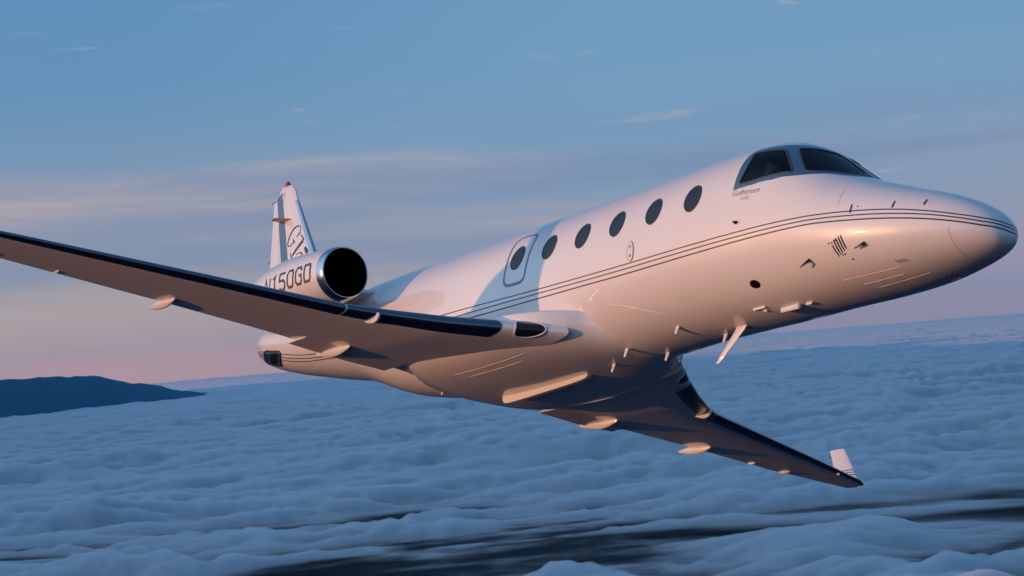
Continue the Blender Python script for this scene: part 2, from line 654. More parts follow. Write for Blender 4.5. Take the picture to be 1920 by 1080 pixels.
# cockpit lining: an inner skin behind the glazing, closed at both ends
V = []
F = []
LS = [1.62, 1.8, 2.0, 2.2, 2.4, 2.6, 2.8, 3.0, 3.2, 3.4, 3.6, 3.8]
LT = np.linspace(math.pi, math.pi + TAU, 49)[:-1]
secs = []
for s_ in LS:
    p_ = fus(s_, LT) - 0.045 * fnorm(np.full(len(LT), s_), LT)
    p_[:, 2] = np.maximum(p_[:, 2], -0.35)
    secs.append([tuple(q) for q in p_])
# the openings in the lining match the glazing
Vl, Fl = loft(secs, True, True, True)
keep = []
for f_ in Fl:
    if len(f_) > 4:
        keep.append(f_)
        continue
    cen = np.mean([Vl[i] for i in f_], axis=0)
    i_ = min(f_) // len(LT)
    sm = (LS[i_] + LS[min(i_ + 1, len(LS) - 1)]) / 2
    jj = [i % len(LT) for i in f_]
    if max(jj) - min(jj) > 2:
        keep.append(f_)
        continue
    tm = np.mean([LT[j] for j in jj])
    grow = any(inside((sm + a_, tm + b_), h_) for h_ in holes for a_ in (-.1, 0, .1) for b_ in (-.07, 0, .07))
    if not grow:
        keep.append(f_)
lining = mobj('cockpit_lining', Vl, keep, 'interior', jet)
# glare shield / instrument coaming and headliner panel
def box(name, c, size, mat, parent, rot=None, bevel=0.01, label=None):
    bm = bmesh.new()
    bmesh.ops.create_cube(bm, size=1.0)
    for v in bm.verts:
        v.co = Vector((v.co.x * size[0], v.co.y * size[1], v.co.z * size[2]))
    if bevel:
        bmesh.ops.bevel(bm, geom=bm.edges[:], offset=bevel, segments=2, affect='EDGES')
    if rot is not None:
        bmesh.ops.rotate(bm, verts=bm.verts, cent=(0, 0, 0), matrix=rot)
    bmesh.ops.translate(bm, verts=bm.verts, vec=c)
    me = bpy.data.meshes.new(name)
    bm.to_mesh(me)
    bm.free()
    me.materials.append(M[mat])
    me.polygons.foreach_set('use_smooth', np.full(len(me.polygons), True))
    o = bpy.data.objects.new(name, me)
    COL.objects.link(o)
    o.parent = parent
    sharp(o, 40)
    if label:
        o['label'] = label
    return o


box('instrument_coaming', (-2.25, 0, 0.16), (0.45, 1.1, 0.12), 'interior', jet, bevel=0.03)
box('headliner', (-3.20, 0, 0.84), (0.40, 0.62, 0.03), 'liner', jet, bevel=0.015)
for sy in (-1, 1):
    o = box('pilot_seat', (-3.42, 0.42 * sy, 0.20), (0.10, 0.42, 0.75), 'interior', jet, rot=Matrix.Rotation(math.radians(-8), 3, 'Y'), bevel=0.04)
    box('headrest', (-3.48, 0.42 * sy, 0.66), (0.08, 0.24, 0.16), 'interior', o, bevel=0.03)

# cabin windows
for k in range(6):
    sc = 4.018 + 0.7035 * k
    ol = []
    for a_ in np.linspace(0, TAU, 40, endpoint=False):
        s_ = sc + 0.132 * math.cos(a_)
        z_ = 0.303 + 0.163 * math.sin(a_)
        ol.append((s_, float(th_of_z(s_, z_)) + TAU))
    w_ = patch('cabin_window', ol, 'glass', jet, off=0.0035, step=0.03)
    ring('window_rim', ol, 0.020, 'rim', w_, off=0.006)

# emergency exit outline: rounded rectangle with a chamfered upper rear corner
def sz_outline(pts, r=0.25, it=2):
    P = rounded(pts, r, it)
    return [(s_, float(th_of_z(s_, z_)) + TAU) for s_, z_ in P]


ex = sz_outline([(7.29, 0.62), (7.66, 0.655), (7.79, 0.60), (7.76, 0.28), (7.75, -0.06), (7.36, -0.075), (7.28, -0.02), (7.27, 0.25)], 0.18, 2)
ring('emergency_exit', ex, 0.046, 'exit', jet, off=0.003)

# service hatch: small pale oval with two latches
ol = []
for a_ in np.linspace(0, TAU, 32, endpoint=False):
    s_ = 5.072 + 0.058 * math.cos(a_)
    z_ = -0.125 + 0.118 * math.sin(a_)
    ol.append((s_, float(th_of_z(s_, z_)) + TAU))
h_ = patch('service_hatch', ol, 'white', jet, off=0.0075, step=0.03)
ring('hatch_rim', ol, 0.010, 'exit', h_, off=0.008)
for zz in (-0.07, -0.18):
    ol = [(5.072 + 0.013 * math.cos(a_), float(th_of_z(5.072, zz + 0.02 * math.sin(a_))) + TAU) for a_ in np.linspace(0, TAU, 10, endpoint=False)]
    patch('latch', ol, 'exit', h_, off=0.011, step=0.02)

# stripes: (s, z) along the right side, then round the nose
STR = [
    [(0.194, -.587), (.442, -.531), (.749, -.461), (1.091, -.398), (1.591, -.335), (2.289, -.283), (3.081, -.262), (3.938, -.264), (5.077, -.262), (6.6, -.243), (7.66, -.218), (8.73, -.19), (10.2, -.165), (11.6, -.11), (12.56, -.075), (13.1, -.01), (13.95, .11), (14.87, .285), (15.6, .45), (16.2, .56), (16.7, .60)],
    [(0.184, -.628), (.437, -.568), (.744, -.502), (1.081, -.447), (1.586, -.385), (2.284, -.329), (3.086, -.311), (3.948, -.314), (5.082, -.313), (6.6, -.295), (7.66, -.275), (8.54, -.262), (10.2, -.235), (11.6, -.18), (12.56, -.123), (13.11, -.057), (13.95, .063), (14.87, .235), (15.56, .41), (16.2, .53), (16.7, .57)],
    [(0.184, -.668), (.432, -.611), (.739, -.55), (1.076, -.498), (1.581, -.436), (2.289, -.375), (3.096, -.359), (3.958, -.367), (5.097, -.370), (6.6, -.354), (7.67, -.343), (8.29, -.335), (10.2, -.305), (11.6, -.24), (12.32, -.191), (12.99, -.104), (14.04, .039), (14.94, .211), (15.56, .375), (16.2, .50), (16.7, .54)]]
def s_for_yz(y, z):
    """station where the nose skin passes through the given half-breadth at the given height"""
    lo, hi = S0 + 1e-4, 0.6
    for _ in range(50):
        mid = (lo + hi) / 2
        T, B, w = dims(mid)
        q_ = abs((z - (T + B) / 2) / ((T - B) / 2)) ** NEXP + abs(y / w) ** NEXP
        if q_ > 1:
            lo = mid
        else:
            hi = mid
    return hi


for wdt, L, z_tip in zip((0.016, 0.016, 0.018), STR, (-.600, -.637, -.676)):
    for side in (-1, 1):
        s_ = np.concatenate([np.linspace(0.26, 0.9, 30), np.linspace(0.95, 16.25, 190)])
        z_ = pchip([p[0] for p in L], [p[1] for p in L], s_)
        th_ = th_of_z(s_, z_, side)
        y0 = abs(float(fus(s_[0], th_[0])[1]))
        pre = []
        for u in np.linspace(0, 1, 26)[:-1]:
            y_ = y0 * u
            zz = z_tip + (float(z_[0]) - z_tip) * u ** 1.6
            ss_ = s_for_yz(y_, zz)
            T, B, w = dims(ss_)
            tt = math.atan2(side * abs(y_ / w) ** (NEXP / 2), math.copysign(abs((zz - (T + B) / 2) / ((T - B) / 2)) ** (NEXP / 2), zz - (T + B) / 2))
            pre.append((ss_, tt))
        ol = pre + list(zip(s_, th_))
        ring('stripe', ol, wdt, 'stripe', jet, off=0.0016, closed=False)

# radome joint and a skin joint ahead of the cockpit
for s_, a0, a1 in ((0.548, 3.3, 4.47), (1.80, 4.90, 5.30)):
    ring('skin_joint', [(s_ + (0.03 * (t_ - a0) if s_ > 1 else 0), t_) for t_ in np.linspace(a0, a1, 30)], 0.006, 'seam', jet, off=0.001, closed=False)


# ---- writing ----
def stroke(parent, name, polylines, mapper, mat, closed_flags=None, label=None):
    """polylines: list of (points, widths); mapper(u, v) -> (P, N) arrays"""
    Vv = []
    Ff = []
    NN = []
    for pts, wd in polylines:
        pts = np.array(pts, float)
        n = len(pts)
        wd = np.full(n, wd, float) if np.ndim(wd) == 0 else np.array(wd, float)
        d = np.diff(pts, axis=0)
        L = np.linalg.norm(d, axis=1)
        d /= L[:, None] + 1e-9
        cl = np.linalg.norm(pts[0] - pts[-1]) < 1e-6
        lft = np.zeros_like(pts)
        for i in range(n):
            if cl and i in (0, n - 1):
                da, db = d[-1], d[0]
            else:
                da, db = d[max(0, i - 1)], d[min(n - 2, i)]
            na, nb_ = np.array([-da[1], da[0]]), np.array([-db[1], db[0]])
            mm_ = na + nb_
            mm_ /= np.linalg.norm(mm_) + 1e-9
            lft[i] = mm_ / max(0.5, mm_ @ na)
        # subdivide
        for i in range(n - 1):
            k = max(1, int(L[i] / 0.04))
            for j in range(k):
                t0, t1 = j / k, (j + 1) / k
                q = []
                for t_ in (t0, t1):
                    c_ = pts[i] + (pts[i + 1] - pts[i]) * t_
                    l_ = lft[i] + (lft[i + 1] - lft[i]) * t_
                    w_ = wd[i] + (wd[i + 1] - wd[i]) * t_
                    q += [c_ + l_ * w_ / 2, c_ - l_ * w_ / 2]
                b0 = len(Vv)
                Vv += q
                Ff.append((b0, b0 + 1, b0 + 3, b0 + 2))
    uv = np.array(Vv)
    P, Nn = mapper(uv[:, 0], uv[:, 1])
    o = mobj(name, P, Ff, mat, parent, label=label)
    fix_dir(o, Nn)
    return o


GLY = {
    'N': [[(0, 0), (0, 1), (1, 0), (1, 1)]],
    '1': [[(.15, .82), (.55, 1), (.55, 0)]],
    '5': [[(1, 1), (0, 1), (0, .56), (.72, .56), (1, .4), (1, .18), (.78, 0), (.2, 0), (0, .14)]],
    '0': [[(.2, 0), (.8, 0), (1, .2), (1, .8), (.8, 1), (.2, 1), (0, .8), (0, .2), (.2, 0)]],
    'G': [[(1, .78), (.8, 1), (.2, 1), (0, .8), (0, .2), (.2, 0), (.8, 0), (1, .2), (1, .5), (.58, .5)]],
    'D': [[(0, 0), (0, 1), (.8, 1), (1, .8), (1, .2), (.8, 0), (0, 0)]],
}


# small maker's script under the cockpit window
def text_mesh(txt, size, shear):
    cu = bpy.data.curves.new('txt', 'FONT')
    cu.body = txt
    cu.size = size
    cu.shear = shear
    cu.resolution_u = 3
    to = bpy.data.objects.new('txt', cu)
    COL.objects.link(to)
    dg = bpy.context.evaluated_depsgraph_get()
    me = bpy.data.meshes.new_from_object(to.evaluated_get(dg))
    vs_ = [(v.co.x, v.co.y) for v in me.vertices]
    fs_ = [tuple(p.vertices) for p in me.polygons]
    bpy.data.objects.remove(to)
    bpy.data.curves.remove(cu)
    bpy.data.meshes.remove(me)
    return np.array(vs_), fs_


def fus_text(txt, size, s0, z0, slope, width, mat, parent, name):
    uv, fs_ = text_mesh(txt, size, 0.35)
    k = width / uv[:, 0].max()
    s_ = s0 - uv[:, 0] * k
    z_ = z0 + uv[:, 1] * 1.0 + slope * uv[:, 0] * k
    th_ = th_of_z(s_, z_) + TAU
    nn = fnorm(s_, th_)
    o = mobj(name, fus(s_, th_) + 0.0025 * nn, fs_, mat, parent)
    fix_dir(o, nn)
    return o


fus_text('Gulfstream', 0.098, 3.345, 0.170, -0.075, 0.43, 'tan', jet, 'lettering')
fus_text('G150', 0.055, 3.20, 0.095, -0.075, 0.13, 'tan', jet, 'lettering')


# ----------------------------------------------------------------------------
# wings
# ----------------------------------------------------------------------------
WY = [0.90, 0.93, 0.97, 1.35, 2.0, 2.6, 3.0, 3.3, 4.57, 6.5, 8.1, 8.36, 8.48]
WLE = [6.26, 6.29, 6.32, 6.70, 7.27, 7.79, 8.08, 8.22, 8.80, 9.69, 10.46, 10.66, 10.88]
WTE = [9.90, 9.89, 9.88, 9.84, 9.90, 9.97, 10.03, 10.09, 10.37, 10.87, 11.10, 11.15, 11.17]
WTC = [.098, .099, .10, .106, .112, .113, .112, .111, .108, .103, .10, .09, .07]


def wing_pt(y, t, off=0.0):
    """y = metres out from the centre line, t in [-1, 1]: 0 leading edge, + upper, - lower; |t|**2 = chord fraction"""
    y, t = np.broadcast_arrays(np.asarray(y, float), np.asarray(t, float))
    le = np.interp(y, WY, WLE)
    te = np.interp(y, WY, WTE)
    tc_ = np.interp(y, WY, WTC)
    c = te - le
    x = t * t
    yt = 5 * tc_ * (.2969 * np.sqrt(np.maximum(x, 0)) - .126 * x - .3516 * x**2 + .2843 * x**3 - .1036 * x**4) + 0.001 * x
    cam_ = -0.035 * (1 - x) ** 3
    zl = -.864 + .068 * (y - 2.22) + 0.06 * np.clip(2 - y, 0, 1)
    zm = zl + .034 * c * (1 - x)
    z = zm + c * (cam_ + np.where(t >= 0, 1, -0.85) * yt)
    return np.stack([-(le + x * c), y, z], -1)


def wing_n(y, t):
    e = 2e-3
    a = wing_pt(np.asarray(y) + e, t) - wing_pt(np.asarray(y) - e, t)
    b_ = wing_pt(y, np.asarray(t) + e) - wing_pt(y, np.asarray(t) - e)
    n = np.cross(a, b_)
    n /= np.linalg.norm(n, axis=-1, keepdims=True) + 1e-12
    t = np.broadcast_to(np.asarray(t, float), n.shape[:-1])
    sgn = np.where(t >= 0.0, 1.0, -1.0) * np.sign(n[..., 2] + 1e-9)
    # near the leading edge use the forward component
    f_ = np.abs(t) < 0.12
    sgn = np.where(f_, np.sign(n[..., 0] + 1e-9), sgn)
    return n * sgn[..., None]


TT = np.concatenate([-np.linspace(1, 0, 40), np.linspace(0, 1, 40)[1:]])
YS = np.unique(np.concatenate([np.linspace(0.90, 3.0, 22), np.linspace(3.0, 8.36, 40), [8.42, 8.46, 8.48]]))


def side_obj(fn, side):
    """build in starboard/port by mirroring y"""
    return fn


def put(name, V, F, mat, parent, side, deg=40, label=None, recalc=True):
    V = np.array(V, float).copy()
    V[:, 1] *= side
    o = mobj(name, V, F, mat, parent, label=label)
    if recalc:
        fix_out(o)
    sharp(o, deg)
    return o


def canoe(s0, s1, y, zfun, hw, depth, tail_drop, n=18, m=14):
    secs = []
    for i in range(n):
        u = i / (n - 1)
        s_ = s0 + (s1 - s0) * u
        shp = (max(0.0, math.sin(math.pi * min(1, u * 0.92 + 0.02))) ** 0.75) * (1 - 0.45 * u * u) + 0.015
        if u > 0.97:
            shp *= 0.5
        zt = zfun(min(s_, 99))
        w_ = hw * shp
        d_ = depth * shp
        dz = -tail_drop * max(0, (u - 0.55) / 0.45) ** 1.3
        sec = []
        for j in range(m):
            a = TAU * j / m
            yy = y + w_ * math.cos(a)
            zz = zt + dz + (0.35 * d_ if math.sin(a) > 0 else d_) * math.sin(a)
            sec.append((-s_, yy, zz))
        secs.append(sec)
    return secs


def make_wing(side):
    who = 'right' if side < 0 else 'left'
    secs = [[tuple(p) for p in wing_pt(y, TT[:-1] if True else TT)] for y in YS]
    V, F = loft(secs, True, True, True)
    w = put('wing', V, F, 'paint', jet, side, 50)
    # polished leading edges, one each side of the kink
    for ya, yb in ((1.50, 2.99), (3.01, 8.36)):
        ys = np.linspace(ya, yb, 14 if yb < 4 else 40)
        tt = np.concatenate([np.linspace(-0.325, 0, 14), np.linspace(0, 0.27, 12)[1:]])
        g = []
        for i_, y in enumerate(ys):
            p_ = wing_pt(y, tt)
            n_ = wing_n(np.full(len(tt), y), tt)
            offs = np.full(len(tt), 0.004)
            offs[0] = offs[-1] = -0.002
            if i_ in (0, len(ys) - 1):
                offs[:] = np.minimum(offs, 0.0035)
            g.append([tuple(q) for q in p_ + n_ * offs[:, None]])
        Vb, Fb = loft(g, False)
        o = put('leading_edge', Vb, Fb, 'boot', w, side, 60, recalc=False)
        nn = np.array([n_ for y in ys for n_ in wing_n(np.full(len(tt), y), tt)])
        nn[:, 1] *= side
        fix_dir(o, nn)
    # flap along the inner trailing edge, drooped a little
    fl = []
    for y in np.linspace(1.30, 2.72, 12):
        te = float(np.interp(y, WY, WTE))
        zl = float(wing_pt(y, -0.99)[2])
        sec = []
        for x_, zu, zd in ((-0.42, 0.012, -0.022), (-0.25, 0.018, -0.026), (0.0, 0.004, -0.028), (0.13, -0.030, -0.036)):
            sec.append((-(te + x_), y, zl + zu))
        for x_, zu, zd in ((0.13, -0.030, -0.036), (0.0, 0.004, -0.030), (-0.25, 0.018, -0.034), (-0.42, 0.012, -0.022)):
            sec.append((-(te + x_), y, zl + zd))
        fl.append(sec)
    Vf, Ff = loft(fl)
    put('flap', Vf, Ff, 'paint', w, side, 30)
    # flap track fairings
    for (s0_, s1_, y, hw, dp, td) in ((9.33, 10.25, 2.22, 0.062, 0.125, 0.01), (9.96, 10.74, 4.48, 0.054, 0.105, 0.01)):
        zf = lambda s_, y=y: float(np.interp(s_, [float(np.interp(y, WY, WLE)) + float(np.interp(y, WY, WTE) - np.interp(y, WY, WLE)) * t * t for t in np.linspace(0, 1, 30)],
                                             [float(wing_pt(y, -t)[2]) for t in np.linspace(0, 1, 30)]))
        sc_ = canoe(s0_, s1_, y, zf, hw, dp, td)
        Vc, Fc = loft(sc_)
        put('flap_track_fairing', Vc, Fc, 'paint', w, side, 40)
    # small actuator cover and hinge further out
    for (s0_, s1_, y, hw, dp) in ((10.62, 10.92, 6.72, 0.05, 0.05), (10.50, 10.70, 5.86, 0.016, 0.03), (10.1, 10.2, 7.3, 0.012, 0.05)):
        zf = lambda s_, y=y: float(wing_pt(y, -0.97)[2])
        Vc, Fc = loft(canoe(s0_, s1_, y, zf, hw, dp, 0.0, 12, 10))
        put('hinge_cover', Vc, Fc, 'paint', w, side, 40)
    # leading edge vortilon: a rounded plate under the leading edge
    yv = 2.68
    le = float(np.interp(yv, WY, WLE))
    zl = float(wing_pt(yv, 0.0)[2])
    prof = rounded([(le - 0.05, zl - 0.015), (le + 0.05, zl + 0.02), (le + 0.34, zl - 0.03), (le + 0.30, zl - 0.075), (le + 0.10, zl - 0.13), (le - 0.02, zl - 0.11)], 0.25, 2)
    Vp = [(-s_, yv - 0.012, z_) for s_, z_ in prof] + [(-s_, yv + 0.012, z_) for s_, z_ in prof]
    n = len(prof)
    Fp = [tuple(range(n)), tuple(range(2 * n - 1, n - 1, -1))] + [(i, (i + 1) % n, n + (i + 1) % n, n + i) for i in range(n)]
    put('vortilon', Vp, Fp, 'paint', w, side, 40)
    # landing light in the root
    ol = []
    yc, tcn = 1.235, 0.0
    for a_ in np.linspace(0, TAU, 36, endpoint=False):
        ca, sa = math.cos(a_), math.sin(a_)
        ol.append((yc + 0.135 * math.copysign(abs(ca) ** 0.85, ca), tcn + 0.235 * math.copysign(abs(sa) ** 0.85, sa)))
    vv, ff, mi = cdt_fill(ol, [], 0.03, lambda c: 0 if inside(c, ol) else None)
    vv = np.array(vv)
    n_ = wing_n(vv[:, 0], vv[:, 1])
    p_ = wing_pt(vv[:, 0], vv[:, 1]) + 0.005 * n_
    p_[:, 1] *= side
    n_[:, 1] *= side
    o = mobj('landing_light', p_, ff, 'glass', w)
    fix_dir(o, n_)
    wf = lambda a_, b_: wing_pt(a_, b_) * np.array([1, side, 1])
    wn = lambda a_, b_: wing_n(a_, b_) * np.array([1, side, 1])
    ring('light_bezel', ol, 0.022, 'paint', o, off=0.012, fn=wf, nf=wn)
    # winglet
    secs = []
    for u in np.linspace(0, 1, 10):
        y = 8.16 + 0.44 * u ** 0.85
        z = -.44 + 0.74 * u
        le = 10.60 + 0.83 * u
        te = 11.12 + 0.66 * u
        c = te - le
        t_ = .09
        sec = []
        for x in np.concatenate([np.linspace(0, 1, 14) ** 1.5, (np.linspace(1, 0, 14) ** 1.5)[1:-1]]):
            sec.append(x)
        xs = np.array(sec)
        yt = 5 * t_ * (.2969 * np.sqrt(xs) - .126 * xs - .3516 * xs**2 + .2843 * xs**3 - .1036 * xs**4) * c
        sg_ = np.array([1] * 14 + [-1] * 12)
        secs.append([(-(le + x * c), y + s__ * t2, z) for x, s__, t2 in zip(xs, sg_, yt)])
    Vw, Fw = loft(secs)
    wl = put('winglet', Vw, Fw, 'paint', w, side, 40)
    for u0 in (0.20, 0.27, 0.34):
        g = []
        for u in (u0, u0 + 0.022):
            y = 8.16 + 0.44 * u ** 0.85
            z = -.44 + 0.74 * u
            le = 10.60 + 0.83 * u
            te = 11.12 + 0.66 * u
            c = te - le
            xs = np.concatenate([np.linspace(1, 0, 14) ** 1.5, (np.linspace(0, 1, 14) ** 1.5)[1:]])
            yt = 5 * .09 * (.2969 * np.sqrt(xs) - .126 * xs - .3516 * xs**2 + .2843 * xs**3 - .1036 * xs**4) * c + 0.0025
            sg_ = np.array([-1] * 14 + [1] * 13)
            g.append([(-(le + x * c - (0.003 if abs(x) < 1e-6 else 0)), y + s__ * t2, z) for x, s__, t2 in zip(xs, sg_, yt)])
        Vs, Fs = loft(g, False)
        put('winglet_stripe', Vs, Fs, 'stripe', wl, side, 60, recalc=False)
    # position light on the tip
    lens = bpy.data.objects
    sec = []
    for i in range(8):
        u = i / 7
        r_ = 0.03 * math.sin(math.pi * (0.05 + 0.9 * u))
        sec.append([(-(10.80 + 0.14 * u), 8.475 + r_ * 0.7 * math.cos(a_), float(wing_pt(8.46, 0)[2]) + 0.01 + r_ * math.sin(a_)) for a_ in np.linspace(0, TAU, 10, endpoint=False)])
    Vt, Ft = loft(sec)
    put('tip_light', Vt, Ft, 'white', w, side, 60)
    return w


wing_r = make_wing(-1)
wing_l = make_wing(1)

# ----------------------------------------------------------------------------
# belly fairing, wrapped round the lower fuselage between the wings
# ----------------------------------------------------------------------------
FS = np.concatenate([np.linspace(5.3, 7.2, 44), np.linspace(7.25, 10.9, 56)])


def fair_pt(s_, a_):
    s_, a_ = np.broadcast_arrays(np.asarray(s_, float), np.asarray(a_, float))
    W_ = pchip([5.3, 5.8, 6.1, 6.35, 6.6, 7.0, 7.6, 9.0, 9.5, 9.9, 10.3, 10.9], [.45, .60, .76, .97, 1.14, 1.30, 1.42, 1.42, 1.30, 1.0, .66, .2], s_)
    zb_ = pchip([5.3, 6.0, 6.5, 7.0, 8.4, 9.3, 9.9, 10.4, 10.9], [-.96, -1.05, -1.085, -1.11, -1.15, -1.13, -1.03, -.88, -.66], s_)
    zc_ = pchip([5.3, 6.25, 7.2, 9.0, 10.2, 10.9], [-.66, -.665, -.68, -.70, -.68, -.5], s_)
    ca, sa = np.cos(a_), np.sin(a_)
    y_ = W_ * np.sign(ca) * np.abs(ca) ** 0.8
    z_ = zc_ + np.where(sa > 0, 0.13, zc_ - zb_) * np.sign(sa) * np.abs(sa) ** 0.8
    return np.stack([-s_, y_, z_], -1)


def fair_n(s_, a_):
    e = 2e-3
    n_ = np.cross(fair_pt(np.asarray(s_) + e, a_) - fair_pt(np.asarray(s_) - e, a_), fair_pt(s_, np.asarray(a_) + e) - fair_pt(s_, np.asarray(a_) - e))
    n_ /= np.linalg.norm(n_, axis=-1, keepdims=True) + 1e-12
    return n_ * np.where(n_[..., 2:3] > 0, -1, 1)


FA = np.linspace(0, TAU, 96, endpoint=False)
fair = lofted('belly_fairing', [[tuple(q) for q in fair_pt(s_, FA)] for s_ in FS], 'paint', jet, sharp_deg=60)
# main gear door edges along the underside
for y_, sa_, sb_ in ((-0.92, 7.15, 8.75), (0.92, 7.15, 8.75), (-0.80, 7.35, 8.55)):
    ol = []
    for s_ in np.linspace(sa_, sb_, 24):
        W_ = float(fair_pt(s_, 0.0)[1])
        c_ = (abs(y_) / W_) ** (1 / 0.8)
        ol.append((s_, -math.acos(min(1, c_)) if y_ > 0 else math.pi + math.acos(min(1, c_))))
    ring('gear_door_edge', ol, 0.009, 'paint', fair, off=0.004, closed=False, fn=fair_pt, nf=fair_n)
ring('skin_joint', [(5.62, 4.067), (5.38, 4.0), (5.161, 3.90), (5.0, 3.82), (4.839, 3.73)], 0.012, 'paint', jet, off=0.003, closed=False)

# keel strake
prof = rounded([(7.02, -1.0), (6.99, -1.11), (7.05, -1.175), (8.72, -1.255), (8.88, -1.24), (8.92, -1.16), (8.9, -1.0)], 0.2, 2)
n = len(prof)
Vp = [(-s_, -0.03, z_) for s_, z_ in prof] + [(-s_, 0.03, z_) for s_, z_ in prof]
Fp = [tuple(range(n)), tuple(range(2 * n - 1, n - 1, -1))] + [(i, (i + 1) % n, n + (i + 1) % n, n + i) for i in range(n)]
put('keel_strake', Vp, Fp, 'paint', jet, 1, 40)

# ----------------------------------------------------------------------------
# engines
# ----------------------------------------------------------------------------
EY, EZ = 1.62, 0.585
NS_ = [11.06, 11.2, 11.6, 12.2, 12.7, 13.2, 13.6, 13.8]
NR = [.388, .405, .440, .470, .450, .385, .305, .27]


def nr(s):
    return pchip(NS_, NR, s)


def revolve(profile, y, z, side, name, mat, parent, seg=64, deg=45, closed_prof=False):
    secs = []
    for s_, r_ in profile:
        secs.append([(-s_, y + r_ * math.cos(a_), z + r_ * math.sin(a_)) for a_ in np.linspace(0, TAU, seg, endpoint=False)])
    Vv, Ff = loft(secs, True, False, False)
    o = put(name, Vv, Ff, mat, parent, side, deg, recalc=False)
    return o


def make_engine(side):
    ss = np.linspace(11.06, 13.8, 40)
    nac = revolve([(s_, float(nr(s_))) for s_ in ss], EY, EZ, side, 'engine_nacelle', 'paint', jet)
    fix_dir(nac, np.array([(0, side * math.cos(a_), math.sin(a_)) for s_ in ss for a_ in np.linspace(0, TAU, 64, endpoint=False)]))
    # polished intake lip: outer side, rolled over the front and back inside
    lp = []
    for k in range(21):
        u = k / 20
        a_ = math.pi * u
        if u < 0.5:
            v = u / 0.5
            lp.append((11.065 - 0.165 * math.sin(v * math.pi / 2), 0.358 + 0.033 * math.cos(v * math.pi / 2)))
        else:
            v = (u - 0.5) / 0.5
            lp.append((10.90 + 0.10 * (1 - math.cos(v * math.pi / 2)), 0.358 - 0.018 * math.sin(v * math.pi / 2)))
    lip = revolve(lp, EY, EZ, side, 'intake_lip', 'metal', nac)
    duct = revolve([(11.0, .340), (11.2, .335), (11.5, .345), (11.9, .36)], EY, EZ, side, 'intake_duct', 'black', nac)
    # fan: hub and blades deep in the duct
    hub = revolve([(11.62, .005), (11.66, .05), (11.75, .09), (11.88, .12)], EY, EZ, side, 'spinner', 'fan', nac, seg=24)
    for k in range(22):
        a0 = TAU * k / 22
        q = []
        for r_, tw in ((.10, .5), (.22, .3), (.355, .16)):
            for e_ in (-1, 1):
                a_ = a0 + e_ * tw * 0.28
                q.append((-(11.84 + e_ * 0.04), EY + r_ * math.cos(a_), EZ + r_ * math.sin(a_)))
        put('fan_blade', q, [(0, 1, 3, 2), (2, 3, 5, 4)], 'fan', nac, side, 40, recalc=False)
    revolve([(11.9, .362), (11.9, .02)], EY, EZ, side, 'fan_back', 'black', nac)
    # exhaust
    revolve([(13.79, .272), (13.98, .235), (13.98, .225), (13.7, .23), (13.7, .02)], EY, EZ, side, 'exhaust_nozzle', 'darkmetal', nac)
    # band where the cowl meets the lip
    # pylon: a short streamlined stub between nacelle and fuselage
    secs = []
    for y in np.linspace(0.50, 1.235, 8):
        k = (y - 0.5) / 0.735
        le = 11.45 + 0.25 * k - 0.9 * max(0, 0.55 - k)
        te = 14.35 - 0.1 * k
        c = te - le
        xs = np.concatenate([np.linspace(0, 1, 14) ** 1.6, (np.linspace(1, 0, 14) ** 1.6)[1:-1]])
        yt = 5 * .085 * (.2969 * np.sqrt(xs) - .126 * xs - .3516 * xs**2 + .2843 * xs**3 - .1036 * xs**4) * c
        sg_ = np.array([1] * 14 + [-1] * 12)
        secs.append([(-(le + x * c), y, 0.60 + s__ * t2) for x, s__, t2 in zip(xs, sg_, yt)])
    Vp, Fp = loft(secs)
    put('engine_pylon', Vp, Fp, 'paint', jet, side, 50)
    return nac


eng_r = make_engine(-1)
eng_l = make_engine(1)


# registration on the nacelle
def nac_map(u, v):
    # u metres forward from s = 12.47, v metres up from the lower edge of the letters
    s_ = 12.47 - u
    r_ = nr(s_)
    ang = math.radians(203.0) - v / r_
    Nn = np.stack([0 * s_, np.cos(ang), np.sin(ang)], -1)
    P = np.stack([-s_, -EY + (r_ + 0.003) * np.cos(ang), EZ + (r_ + 0.003) * np.sin(ang)], -1)
    return P, Nn


for k, ch in enumerate('N150GD'):
    pl = []
    for L in GLY[ch]:
        pl.append(([(k * 0.222 + x_ * 0.150, y_ * 0.245) for x_, y_ in L], 0.038))
    stroke(eng_r, 'registration_letter', pl, nac_map, 'stripe')

# ----------------------------------------------------------------------------
# fin, rudder, tailplane
# ----------------------------------------------------------------------------
FZ = [0.7, 1.05, 2.04, 3.36, 3.60, 3.72, 3.76]
FLE = [13.6, 14.05, 15.02, 16.13, 16.30, 16.46, 16.62]
FTE = [16.60, 16.65, 16.80, 17.05, 17.08, 17.0, 16.86]
FTC = [.11, .11, .105, .10, .095, .06, .02]


def fin_half(x, c, z):
    t_ = np.interp(z, FZ, FTC)
    return 5 * t_ * c * (.2969 * np.sqrt(x) - .126 * x - .3516 * x**2 + .2843 * x**3 - .1036 * x**4) + 0.002


def fin_pt(s, z, off=0.0, side=-1):
    le = np.interp(z, FZ, FLE)
    te = np.interp(z, FZ, FTE)
    x = np.clip((s - le) / (te - le), 0, 1)
    return np.stack([-s, side * (fin_half(x, te - le, z) + off), z + 0 * s], -1)


